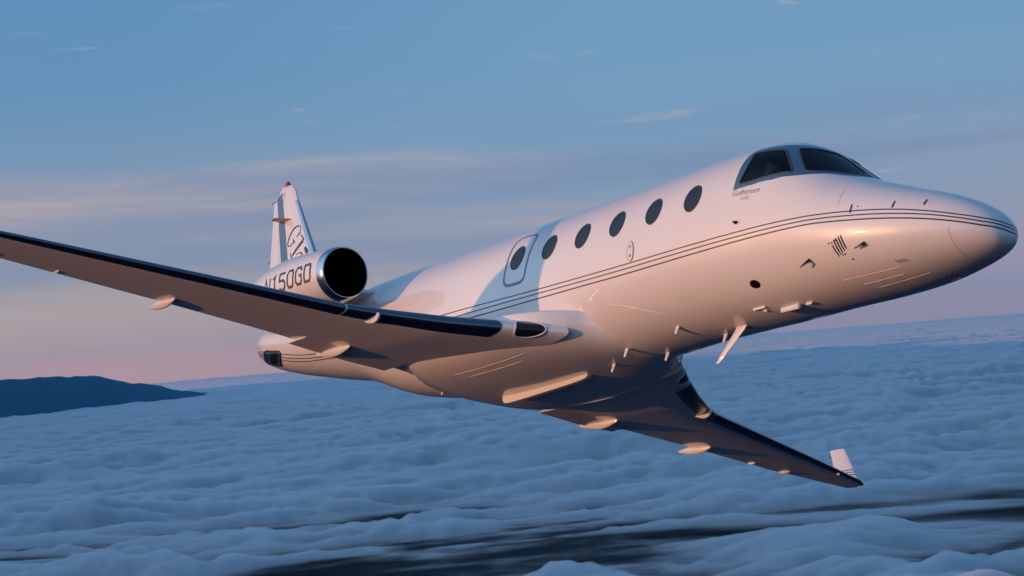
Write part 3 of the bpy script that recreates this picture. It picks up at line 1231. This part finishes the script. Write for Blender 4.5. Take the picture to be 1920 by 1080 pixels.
zs = np.concatenate([np.linspace(0.7, 3.3, 20), np.linspace(3.36, 3.76, 10)])
secs = []
XF = np.concatenate([np.linspace(0, 1, 24) ** 1.7, (np.linspace(1, 0, 24) ** 1.7)[1:-1]])
SG = np.array([-1] * 24 + [1] * 22)
for z in zs:
    le = float(np.interp(z, FZ, FLE))
    te = float(np.interp(z, FZ, FTE))
    te_f = le + (te - le) * 0.74
    s_ = le + XF * (te_f - le)
    x_ = (s_ - le) / (te - le)
    secs.append([(-a_, g_ * float(fin_half(xx, te - le, z)), z) for a_, g_, xx in zip(s_, SG, x_)])
fin = lofted('fin', secs, 'paint', jet)
secs = []
for z in np.linspace(1.0, 3.50, 16):
    le = float(np.interp(z, FZ, FLE))
    te = float(np.interp(z, FZ, FTE))
    s_ = np.array([le + (te - le) * 0.748 + (te - le) * 0.252 * u for u in np.concatenate([np.linspace(0, 1, 8), np.linspace(1, 0, 8)[1:-1]])])
    x_ = (s_ - le) / (te - le)
    g_ = np.array([-1] * 8 + [1] * 6)
    secs.append([(-a_, gg * float(fin_half(xx, te - le, z)), z) for a_, gg, xx in zip(s_, g_, x_)])
rud = lofted('rudder', secs, 'paint', jet)
# leading edge strip
g = []
for z in np.linspace(1.5, 3.37, 24):
    le = float(np.interp(z, FZ, FLE))
    te = float(np.interp(z, FZ, FTE))
    xs = np.concatenate([np.linspace(.27, 0, 12) ** 2, (np.linspace(0, .27, 12) ** 2)[1:]])
    g_ = np.array([-1] * 12 + [1] * 11)
    g.append([(-(le + x * (te - le) - (0.004 if x < 1e-6 else 0)), gg * (float(fin_half(x, te - le, z)) + 0.003), z) for x, gg in zip(xs, g_)])
Vl, Fl = loft(g, False)
o = mobj('fin_leading_edge', Vl, Fl, 'metal', fin)
fix_out(o)


def fin_map(side=-1):
    def f_(s_, z_):
        return fin_pt(s_, z_, 0.004, side), np.tile([0, side, 0.0], (len(s_), 1))
    return f_


for side in (-1, 1):
    st_ = stroke(fin, 'tail_stripe', [([(16.86, 3.60), (16.55, 2.98), (16.13, 2.13), (15.6, 1.1)], [0.20, 0.22, 0.255, 0.29])], fin_map(side), 'blue')
# script figures on the fin
sc = [([(15.761, 2.696), (15.761, 2.754), (15.80, 2.800), (15.85, 2.820), (15.91, 2.82), (15.99, 2.80), (16.05, 2.765), (16.105, 2.70), (16.14, 2.63), (16.15, 2.55), (16.125, 2.51), (16.08, 2.487), (16.02, 2.481), (15.962, 2.505), (15.898, 2.55)],
       [0.02, .012, .016, .02, .03, .04, .045, .045, .04, .03, .022, .016, .016, .03, .04]),
      ([(15.973, 2.601), (15.92, 2.555), (15.854, 2.508)], [.012, .03, .012]), ([(15.839, 2.611), (15.744, 2.690)], [0.022, 0.034]),
      ([(15.733, 2.644), (15.66, 2.59), (15.569, 2.51)], [.008, .018, .03]), ([(15.585, 2.497), (15.674, 2.428), (15.768, 2.358), (15.872, 2.276)], [.075, .07, .065, .055]), ([(15.986, 2.351), (15.93, 2.285), (15.879, 2.232)], [.012, .03, .03]),
      ([(15.723, 2.209), (15.786, 2.181)], [0.05, 0.045]), ([(15.479, 2.355), (15.351, 2.226)], [0.05, 0.075]),
      ([(15.713, 2.263), (15.67, 2.275), (15.628, 2.277), (15.585, 2.277), (15.557, 2.262), (15.52, 2.235), (15.507, 2.19), (15.53, 2.13), (15.6, 2.09)], [.03, .018, .014, .02, .03, .03, .03, .03, .03])]
for grp in (sc[0:3], sc[3:6], sc[6:7], sc[7:8], sc[8:9]):
    stroke(fin, 'tail_figure', grp, fin_map(-1), 'stripe')
# maintenance outline near the tip
stroke(fin, 'access_panel_line', [([(16.80, 3.56), (16.62, 3.60), (16.64, 3.42), (16.76, 3.34)], 0.010)], fin_map(-1), 'exit')
# antennas on the fin sides and static wick at the rudder
for side in (-1, 1):
    secs = []
    for u in np.linspace(0, 1, 6):
        hw_ = 0.20 * (1 - 0.55 * u)
        zz = 3.02 + 0.01 * u
        secs.append([(-(16.36 + 0.16 * u + hw_ * math.cos(a_)), side * (0.05 + 0.21 * u), zz + 0.014 * math.sin(a_)) for a_ in np.linspace(0, TAU, 14, endpoint=False)])
    lofted('navigation_antenna', secs, 'tan', fin)
for z_, L_ in ((3.55, .12), (2.4, .10)):
    te = float(np.interp(z_, FZ, FTE))
    secs = [[(-(te - 0.02 + L_ * u), 0.006 * math.cos(a_), z_ - 0.03 * u + 0.006 * math.sin(a_)) for a_ in np.linspace(0, TAU, 6, endpoint=False)] for u in (0, 1)]
    lofted('static_wick', secs, 'stripe', rud)
# beacon
secs = []
for u, r_ in ((0, .055), (.35, .055), (.75, .042), (1, .012)):
    secs.append([(-(16.66 + r_ * 1.25 * math.cos(a_)), r_ * math.sin(a_), 3.745 + 0.085 * u) for a_ in np.linspace(0, TAU, 16, endpoint=False)])
lofted('beacon', secs, 'red', fin, sharp_deg=60)

for side in (-1, 1):
    secs = []
    for u in np.linspace(0, 1, 16):
        y = 0.03 + 3.15 * u
        le = 14.95 + 1.35 * u
        te = 16.45 + 0.55 * u
        if u > 0.97:
            le += 0.12
        c = te - le
        xs = np.concatenate([np.linspace(0, 1, 16) ** 1.6, (np.linspace(1, 0, 16) ** 1.6)[1:-1]])
        yt = 5 * .09 * c * (.2969 * np.sqrt(xs) - .126 * xs - .3516 * xs**2 + .2843 * xs**3 - .1036 * xs**4) + 0.002
        sg_ = np.array([1] * 16 + [-1] * 14)
        secs.append([(-(le + x * c), side * y, 1.24 + s__ * t2) for x, s__, t2 in zip(xs, sg_, yt)])
    lofted('tailplane', secs, 'paint', jet)

# tail cone exhaust: polished plate with a square black outlet
plate = rounded([(14.84, 4.30), (15.22, 3.67), (15.95, 3.62), (15.60, 4.36)], 0.10, 2)
pl_ = patch('auxiliary_exhaust_plate', plate, 'metal', jet, off=0.012, step=0.05)
ring('plate_edge', plate, 0.025, 'darkmetal', pl_, off=0.013)
patch('auxiliary_exhaust', rounded([(15.315, 4.24), (15.012, 4.249), (15.296, 3.806), (15.60, 3.75)], 0.06, 1), 'black', pl_, off=0.017, step=0.05)


# ----------------------------------------------------------------------------
# small fittings
# ----------------------------------------------------------------------------
def blade(name, s, y, z, chord, height, sweep, thick=0.012, mat='paint', tip=0.6, parent=None, up=False, dirv=None):
    secs = []
    d = np.array([0, 0, 1.0 if up else -1.0]) if dirv is None else np.array(dirv, float)
    d /= np.linalg.norm(d)
    lat = np.cross(d, [1, 0, 0])
    lat /= np.linalg.norm(lat)
    for u in np.linspace(-0.06, 1, 7):
        uu = max(0, u)
        c = chord * (1 - (1 - tip) * uu)
        if u > 0.95:
            c *= 0.8
        ctr = np.array([-(s + sweep * uu), y, z]) + d * height * u
        sec = []
        for a_ in np.linspace(0, TAU, 14, endpoint=False):
            cx = c / 2 * math.cos(a_)
            ct = thick / 2 * math.sin(a_) * (1 if u < 0.95 else 0.6)
            sec.append(tuple(ctr + np.array([cx, 0, 0]) + lat * ct))
        secs.append(sec)
    return lofted(name, secs, mat, parent or jet, sharp_deg=60)


blade('blade_antenna', 4.00, -0.06, -0.99, 0.19, 0.40, 0.40, 0.022, tip=0.45)
for s_, y_ in ((4.81, -0.36), (5.86, -0.29), (6.42, -0.05), (5.55, 0.10), (4.42, 0.05)):
    zz = float(fus(s_, math.pi + math.asin(min(1, abs(y_) / .97)))[2])
    blade('belly_antenna', s_, y_, zz - (0.03 if s_ > 5.7 else 0.0), 0.075, 0.10, 0.03, 0.03, tip=0.55)
for s_ in (4.74, 7.80):
    p_ = fus(s_, TAU - 0.12)
    blade('top_antenna', s_, float(p_[1]), float(p_[2]), 0.16, 0.10, 0.06, 0.02, tip=0.75, up=True)
p_ = fus(6.6, TAU - .1)
blade('top_antenna', 6.6, float(p_[1]), float(p_[2]), 0.03, 0.06, 0.0, 0.02, tip=0.8, up=True)
# drag-marker light box and drains under the forward belly
box('belly_light', (-3.02, -0.22, -1.005), (0.30, 0.05, 0.06), 'paint', jet, rot=Matrix.Rotation(0.0, 3, 'Z'), bevel=0.012)
for s_, y_, lx in ((3.42, -.33, .20), (3.38, -.27, .06), (2.75, -.20, .10), (9.9, -0.2, .04), (10.3, -0.15, .04)):
    zz = float(fus(s_, math.pi + math.asin(min(1, abs(y_) / .97)))[2])
    box('drain_fitting', (-s_, y_, zz - 0.012), (lx, 0.018, 0.03), 'paint', jet, bevel=0.005)
# nose gear door edges: three raised lines under the nose
for (sa, ta, sb, tb) in ((2.05, 3.62, 1.25, 3.66), (1.85, 3.45, 1.30, 3.47), (1.75, 3.30, 1.05, 3.31)):
    ring('gear_door_edge', [(sa + (sb - sa) * k / 12, ta + (tb - ta) * k / 12) for k in range(13)], 0.007, 'paint', jet, off=0.003, closed=False)
# probes: a foot, a mast and a tube
def probe(s, z, ln, drop, mast):
    th = float(th_of_z(s, z)) + TAU
    p0 = fus(s, th)
    nn = fnorm(np.array([s]), np.array([th]))[0]
    a = p0
    c = p0 + nn * mast
    e = c + np.array([-0.01 - ln, 0, -drop])
    pts = [a, p0 + nn * mast * 0.7, c, e]
    rs_ = [0.022, 0.016, 0.014, 0.008]
    secs = []
    for i, (q, r_) in enumerate(zip(pts, rs_)):
        d = (pts[min(i + 1, 3)] - pts[max(0, i - 1)])
        d /= np.linalg.norm(d)
        u_ = np.cross(d, [0.3, 0.9, 0.2])
        u_ /= np.linalg.norm(u_)
        v_ = np.cross(d, u_)
        secs.append([tuple(q + r_ * (math.cos(a_) * u_ + math.sin(a_) * v_)) for a_ in np.linspace(0, TAU, 12, endpoint=False)])
    return lofted('air_data_probe', secs, 'darkmetal', jet, sharp_deg=70)


probe(2.28, -0.72, 0.06, 0.03, 0.075)
probe(1.49, -0.69, 0.09, 0.02, 0.045)
probe(3.24, -0.155, -0.03, 0.0, 0.04)
# small marks beside the nose: upright static strips
for s_, z_, h_ in ((1.63, -.305, .10), (1.14, -.335, .085), (0.813, -.35, .07)):
    ol = sz_outline([(s_ - .009, z_ - h_ / 2), (s_ + .009, z_ - h_ / 2), (s_ + .003, z_ + h_ / 2), (s_ - .012, z_ + h_ / 2)], 0.2, 1)
    patch('static_strip', ol, 'stripe', jet, off=0.006, step=0.02)


def dot(name, s, th, r, mat='black', off=0.003, asp=1.0):
    w = np.linalg.norm(fus(s, th + 0.01) - fus(s, th)) / 0.01
    ol = [(s + r * asp * math.cos(a_), th + r / w * math.sin(a_)) for a_ in np.linspace(0, TAU, 16, endpoint=False)]
    return patch(name, ol, mat, jet, off=off, step=max(0.012, r * 0.6))


dot('air_inlet', 3.205, 3.826, 0.055, asp=1.35)
dot('static_port', 1.71, 3.99, 0.012)
dot('static_port', 1.551, 4.924, 0.010, 'exit')
# louvres on the nose
for k in range(5):
    s_ = 1.90 - 0.033 * k
    z0 = -0.64 + 0.012 * k
    ol = sz_outline([(s_, z0 + (.0 if k in (0,) else .03)), (s_ - .016, z0 + (.0 if k in (0,) else .03)), (s_ - .05, z0 - .115), (s_ - .034, z0 - .115)], 0.2, 1)
    patch('louvre', ol, 'black', jet, off=0.003, step=0.03)
for k in range(4):
    s_ = 1.25 - 0.034 * k
    th_ = 3.80
    ol = [(s_, th_ + .03), (s_ - .010, th_ + .03), (s_ - .045, th_ - .055), (s_ - .035, th_ - .055)]
    patch('louvre', ol, 'black', jet, off=0.003, step=0.03)
for s_, th_ in ((1.93, 4.30), (1.89, 4.31), (1.84, 4.35), (1.80, 4.09), (1.77, 4.10)):
    dot('fastener', s_, th_, 0.010, 'stripe')
# temperature probe hanging under the nose
secs = []
for q, r_ in (((0.93, .06, -.93), .014), ((0.93, .06, -1.00), .012), ((0.91, .06, -1.02), .011), ((0.79, .06, -1.005), .008)):
    secs.append([(-(q[0]) + r_ * math.cos(a_) * (1 if q[2] > -.995 else .3), q[1] + r_ * math.sin(a_), q[2] + (r_ * math.cos(a_) if q[2] < -1.0 else 0)) for a_ in np.linspace(0, TAU, 10, endpoint=False)])
lofted('temperature_probe', secs, 'darkmetal', jet, sharp_deg=70)

# ----------------------------------------------------------------------------
# pilot in the right seat
# ----------------------------------------------------------------------------
def skinned(name, joints, bones, radii, mat, parent=None, root=0, levels=2):
    me = bpy.data.meshes.new(name)
    me.from_pydata(joints, bones, [])
    o = bpy.data.objects.new(name, me)
    COL.objects.link(o)
    o.modifiers.new('skin', 'SKIN')
    sv = me.skin_vertices[0].data if me.skin_vertices else None
    if sv is None:
        bm = bmesh.new()
        bm.from_mesh(me)
        bm.verts.layers.skin.verify()
        bm.to_mesh(me)
        bm.free()
        sv = me.skin_vertices[0].data
    for i, r_ in enumerate(radii):
        sv[i].radius = r_ if isinstance(r_, tuple) else (r_, r_)
        sv[i].use_root = (i == root)
    ss_ = o.modifiers.new('sub', 'SUBSURF')
    ss_.levels = levels
    ss_.render_levels = levels
    dg = bpy.context.evaluated_depsgraph_get()
    me2 = bpy.data.meshes.new_from_object(o.evaluated_get(dg))
    o.modifiers.clear()
    o.data = me2
    me2.materials.clear()
    me2.materials.append(M[mat])
    me2.polygons.foreach_set('use_smooth', np.full(len(me2.polygons), True))
    if parent:
        o.parent = parent
    return o


px, py = -3.36, -0.42      # hips
J = [(px, py, -.10), (px - .02, py, .10), (px - .03, py, .28), (px - .02, py, .40), (px + .0, py, .47), (px + .03, py - .0, .56), (px + .05, py, .66),
     (px - .02, py - .19, .34), (px + .06, py - .23, .10), (px + .30, py - .14, .08), (px + .38, py - .10, .10),
     (px - .02, py + .19, .34), (px + .06, py + .23, .10), (px + .30, py + .14, .08), (px + .38, py + .10, .10),
     (px + .22, py - .10, -.10), (px + .48, py - .11, -.12), (px + .22, py + .10, -.10), (px + .48, py + .11, -.12)]
J = [(a_, b_, c_ + 0.09) for a_, b_, c_ in J]
Bn = [(0, 1), (1, 2), (2, 3), (3, 4), (4, 5), (5, 6), (3, 7), (7, 8), (8, 9), (9, 10), (3, 11), (11, 12), (12, 13), (13, 14), (0, 15), (15, 16), (0, 17), (17, 18)]
Rr = [(.15, .11), (.14, .10), (.16, .11), (.12, .08), (.055, .055), (.085, .075), (.06, .055), .06, .048, .036, .03, .06, .048, .036, .03, .085, .065, .085, .065]
pilot = skinned('person', J, Bn, Rr, 'shirt', None)
pilot.data.materials.append(M['skin'])
pilot.data.materials.append(M['hair'])
mi_ = []
for p_ in pilot.data.polygons:
    c = p_.center
    if c.z > 0.715 or (c.z > 0.61 and c.x < px + 0.0):
        mi_.append(2)
    elif c.z > 0.53 or c.x > px + .32 and c.z > 0.11:
        mi_.append(1)
    else:
        mi_.append(0)
pilot.data.polygons.foreach_set('material_index', np.array(mi_, dtype=np.int32))
pilot.matrix_world = jm
pilot['label'] = 'pilot in dark shirt seated behind the right cockpit side window'
pilot['category'] = 'person'
# nose and headset
nose = box('nose', (px + .135, py, .645), (.035, .026, .045), 'skin', pilot, bevel=0.01)
for sy in (-1, 1):
    secs = []
    for u in (0, .3, 1):
        r_ = .038 if u else .028
        secs.append([(px + .03 + r_ * math.cos(a_), py + sy * (.072 + .035 * u), .655 + r_ * 1.2 * math.sin(a_)) for a_ in np.linspace(0, TAU, 14, endpoint=False)])
    lofted('headset_cup', secs, 'rim', pilot)

# ----------------------------------------------------------------------------
# cloud deck, hills, sea
# ----------------------------------------------------------------------------
DECK = -800.0


def grad_noise(x, y, seed):
    r_ = np.random.default_rng(seed)
    perm = r_.permutation(512)
    perm = np.concatenate([perm, perm])
    ga = r_.uniform(0, TAU, 512)
    gx, gy = np.cos(ga), np.sin(ga)
    xi = np.floor(x).astype(np.int64)
    yi = np.floor(y).astype(np.int64)
    xf = x - xi
    yf = y - yi
    u = xf**3 * (xf * (xf * 6 - 15) + 10)
    v = yf**3 * (yf * (yf * 6 - 15) + 10)

    def g_(ix, iy, fx, fy):
        h = perm[(perm[ix & 511] + iy) & 511]
        return gx[h] * fx + gy[h] * fy
    a = g_(xi, yi, xf, yf)
    b_ = g_(xi + 1, yi, xf - 1, yf)
    c = g_(xi, yi + 1, xf, yf - 1)
    d = g_(xi + 1, yi + 1, xf - 1, yf - 1)
    return (a + u * (b_ - a)) + v * ((c + u * (d - c)) - (a + u * (b_ - a)))


def fbm(x, y, seed, octv=4, gain=0.5, lac=2.03):
    s_ = 0
    a = 1.0
    t_ = 0
    for o_ in range(octv):
        s_ = s_ + a * grad_noise(x + 17.3 * o_, y - 9.1 * o_, seed + o_)
        t_ += a
        a *= gain
        x = x * lac
        y = y * lac
    return s_ / t_


def billow(x, y, seed, octv=4, gain=0.5):
    s_ = 0
    a = 1.0
    t_ = 0
    for o_ in range(octv):
        s_ = s_ + a * (1 - np.sqrt((2 * np.abs(grad_noise(x + 7.7 * o_, y + 3.1 * o_, seed + o_))) ** 2 + 0.01))
        t_ += a
        a *= gain
        x = x * 2.05
        y = y * 2.05
    return s_ / t_


def deck_height(x, y):
    r = np.hypot(x, y)
    wx = x + 900 * fbm(x / 3600, y / 3600, 51, 3)
    wy = y + 900 * fbm(x / 3600, y / 3600, 61, 3)
    cs, sn = math.cos(math.radians(8)), math.sin(math.radians(8))      # long rolls lying across the view
    u = cs * wx + sn * wy
    v = -sn * wx + cs * wy
    rolls = fbm(u / 5200, v / 1500, 11, 3)
    big = fbm(wx / 15000 + 3.4, wy / 8000, 25, 3)
    puff = 1 - billow(wx / 1350, wy / 760, 31, 4, 0.52)
    fine = 1 - billow(wx / 330, wy / 260, 35, 3, 0.5)
    near = np.clip((19000 - r) / 13000, 0, 1)                            # the layer breaks up towards the viewer
    clear_ = np.clip((6500 - r) / 2500, 0, 1)                           # and is open below the aircraft
    lod = np.clip(1 - (r - 22000) / 60000, 0.22, 1)                     # only the broad swells stand up far away
    amp = lod * (0.5 + 1.3 * np.clip(rolls + 0.35, 0, 1))
    h = (150 + 110 * lod) * rolls + 150 * big + 230 * (0.40 - puff) * amp + 44 * (0.4 - fine) * amp
    h = h + (1 - lod) * 260 * fbm(wx / 7000, wy / 6000, 101, 4)
    h = h + near * 400 * fbm(wx / 2300, wy / 1700, 95, 4) - 250 * near ** 1.25 - 300 * clear_
    return h


def polar_sheet(radii, angles, hfun, z0):
    R_, A_ = np.meshgrid(radii, angles, indexing='ij')
    x = R_ * np.sin(A_)
    y = R_ * np.cos(A_)
    z = hfun(x, y) + z0
    nR, nA = R_.shape
    V = np.stack([x, y, z], -1).reshape(-1, 3)
    ii, jj = np.meshgrid(np.arange(nR - 1), np.arange(nA), indexing='ij')
    kk = (jj + 1) % nA
    F = np.stack([ii * nA + jj, (ii + 1) * nA + jj, (ii + 1) * nA + kk, ii * nA + kk], -1).reshape(-1, 4)
    return V, F


def big_mesh(name, V, F, mat):
    me = bpy.data.meshes.new(name)
    me.vertices.add(len(V))
    me.vertices.foreach_set('co', V.astype(np.float32).ravel())
    me.loops.add(F.size)
    me.loops.foreach_set('vertex_index', F.astype(np.int32).ravel())
    me.polygons.add(len(F))
    me.polygons.foreach_set('loop_start', (np.arange(len(F)) * F.shape[1]).astype(np.int32))
    me.polygons.foreach_set('use_smooth', np.full(len(F), True))
    me.update(calc_edges=True)
    me.materials.append(mat)
    o = bpy.data.objects.new(name, me)
    COL.objects.link(o)
    return o


rad = np.concatenate([np.geomspace(20, 2200, 60)[:-1], np.geomspace(2200, 240000, 640)])
va = math.radians(22)
ang = np.concatenate([np.linspace(-va, va, 700)[:-1], np.linspace(va, TAU - va, 240)[:-1]])
BASE = -140.0


def soft_top(h):
    t_ = np.clip((h - BASE) / 20.0, -30, 60)
    return BASE + 0.05 + 20.0 * np.log1p(np.exp(t_))


V, F = polar_sheet(rad, ang, lambda x, y: soft_top(deck_height(x, y)), DECK)
V2 = V.copy()
V2[:, 2] = DECK + BASE
n, nA, nR = len(V), len(ang), len(rad)
j = np.arange(nA)
k = (j + 1) % nA
o_ = (nR - 1) * nA
F = np.concatenate([F, F[:, ::-1] + n, np.stack([o_ + j, n + o_ + j, n + o_ + k, o_ + k], -1), np.stack([j, k, n + k, n + j], -1)])[:, ::-1]
V = np.concatenate([V, V2])
mt, nb, out = mat_base('cloud')
sc_ = nb.n('ShaderNodeVolumeScatter')
sc_.inputs['Color'].default_value = (1, 1, 1, 1)
sc_.inputs['Density'].default_value = 0.03
sc_.inputs['Anisotropy'].default_value = 0.3
ab_ = nb.n('ShaderNodeVolumeAbsorption')
ab_.inputs['Color'].default_value = (0.05, 0.55, 0.78, 1)
ab_.inputs['Density'].default_value = 0.0042
ad_ = nb.n('ShaderNodeAddShader')
nb.put(ad_.inputs[0], sc_.outputs[0])
nb.put(ad_.inputs[1], ab_.outputs[0])
nb.put(out.inputs['Volume'], ad_.outputs[0])
deck = big_mesh('cloud_deck', V, F, mt)
deck['kind'] = 'stuff'
deck['label'] = 'soft blue layer of rolling clouds stretching to the horizon'
deck['category'] = 'clouds'

mt, nb, out = mat_base('sea water')
p = nb.n('ShaderNodeBsdfPrincipled')
p.inputs['Base Color'].default_value = (0.001, 0.010, 0.032, 1)
p.inputs['Roughness'].default_value = 0.32
p.inputs['Specular IOR Level'].default_value = 0.2
p.inputs['IOR'].default_value = 1.33
tcn_ = nb.n('ShaderNodeTexCoord')
bp = nb.n('ShaderNodeBump')
bp.inputs['Strength'].default_value = 0.6
bp.inputs['Distance'].default_value = 6.0
nb.put(bp.inputs['Height'], nb.noise(tcn_.outputs['Object'], 0.02, 4, 0.6))
nb.put(p.inputs['Normal'], bp.outputs[0])
nb.put(out.inputs[0], p.outputs[0])
V, F = polar_sheet(np.array([1.0, 3000, 10000, 30000, 60000, 130000, 250000]), np.linspace(0, TAU, 97)[:-1], lambda x, y: 0 * x, -1700.0)
sea = big_mesh('sea', V, F[:, ::-1], mt)
sea['kind'] = 'structure'

# hills rising through the cloud far away on the left
def ridge(name, az0, az1, dist, depth, tops, seed, mat):
    na, nd = 220, 26
    A_ = np.linspace(math.radians(az0), math.radians(az1), na)
    D_ = np.linspace(-1, 1, nd)
    aa, dd = np.meshgrid(A_, D_, indexing='ij')
    t_ = (aa - aa.min()) / (aa.max() - aa.min())
    r_ = dist * (0.80 + 0.52 * t_ ** 2.2) + depth * dd
    x, y = r_ * np.sin(aa), r_ * np.cos(aa)
    t_ = (aa - aa.min()) / (aa.max() - aa.min())
    prof = pchip([q[0] for q in tops], [q[1] for q in tops], t_)
    prof = prof * (1 - np.abs(dd) ** 1.5) * (1 + 0.16 * fbm(x / 9000, y / 9000, seed, 5)) + 210 * (1 - np.abs(dd)) * fbm(x / 2600, y / 2600, seed + 9, 5)
    z = -1750 + np.maximum(prof, 0)
    V = np.stack([x, y, z], -1).reshape(-1, 3)
    ii, jj = np.meshgrid(np.arange(na - 1), np.arange(nd - 1), indexing='ij')
    F = np.stack([ii * nd + jj, ii * nd + jj + 1, (ii + 1) * nd + jj + 1, (ii + 1) * nd + jj], -1).reshape(-1, 4)
    o = big_mesh(name, V, F, mat)
    o['kind'] = 'structure'
    return o


hill_mat = principled('hillside with haze tint', (0.026, 0.115, 0.185), 0.95, spec=0.1)  # base colour brightened and blued to stand in for distance haze
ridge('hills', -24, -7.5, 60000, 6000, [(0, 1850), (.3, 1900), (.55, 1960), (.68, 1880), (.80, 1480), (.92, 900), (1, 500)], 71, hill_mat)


# mountain range added out of view on the left to shade the cloud
def added_shade_mountains():
    yy = np.linspace(3200, 92000, 300)
    dd = np.linspace(-1, 1, 41)
    Y_, D_ = np.meshgrid(yy, dd, indexing='ij')
    x0 = -(8200 + 0.34 * Y_)
    wid = 2600 + 0.05 * Y_
    x = x0 + wid * D_
    crest = pchip([3200, 5000, 9000, 20000, 45000, 92000], [150, 2400, 3300, 4300, 5400, 5400], Y_)
    z = crest * np.clip(1 - np.abs(D_) ** 1.25, 0, 1) * (1 + 0.22 * fbm(x / 5200, Y_ / 5200, 81, 5)) + 260 * (1 - np.abs(D_)) * fbm(x / 1500, Y_ / 1500, 91, 4) - 1750
    V = np.stack([x, Y_, z], -1).reshape(-1, 3)
    na, nd = Y_.shape
    ii, jj = np.meshgrid(np.arange(na - 1), np.arange(nd - 1), indexing='ij')
    F = np.stack([ii * nd + jj, (ii + 1) * nd + jj, (ii + 1) * nd + jj + 1, ii * nd + jj + 1], -1).reshape(-1, 4)
    o = big_mesh('added_shade_mountains', V, F, hill_mat)
    o['kind'] = 'structure'
    return float(z.max())


highest = added_shade_mountains()

# the air between
bm = bmesh.new()
bmesh.ops.create_cube(bm, size=1.0)
for v in bm.verts:
    v.co = Vector((v.co.x * 520000, v.co.y * 520000, -1760 if v.co.z < 0 else highest + 60))
me = bpy.data.meshes.new('haze')
bm.to_mesh(me)
bm.free()
mt, nb, out = mat_base('haze')
pv = nb.n('ShaderNodeVolumePrincipled')
pv.inputs['Color'].default_value = (0.14, 0.60, 1.0, 1)
pv.inputs['Density'].default_value = 2.8e-6
pv.inputs['Anisotropy'].default_value = 0.1
nb.put(out.inputs['Volume'], pv.outputs[0])
me.materials.append(mt)
haze = bpy.data.objects.new('haze', me)
COL.objects.link(haze)
haze['kind'] = 'stuff'
haze['label'] = 'thin bluish evening haze between the viewer and the horizon'
haze['category'] = 'haze'
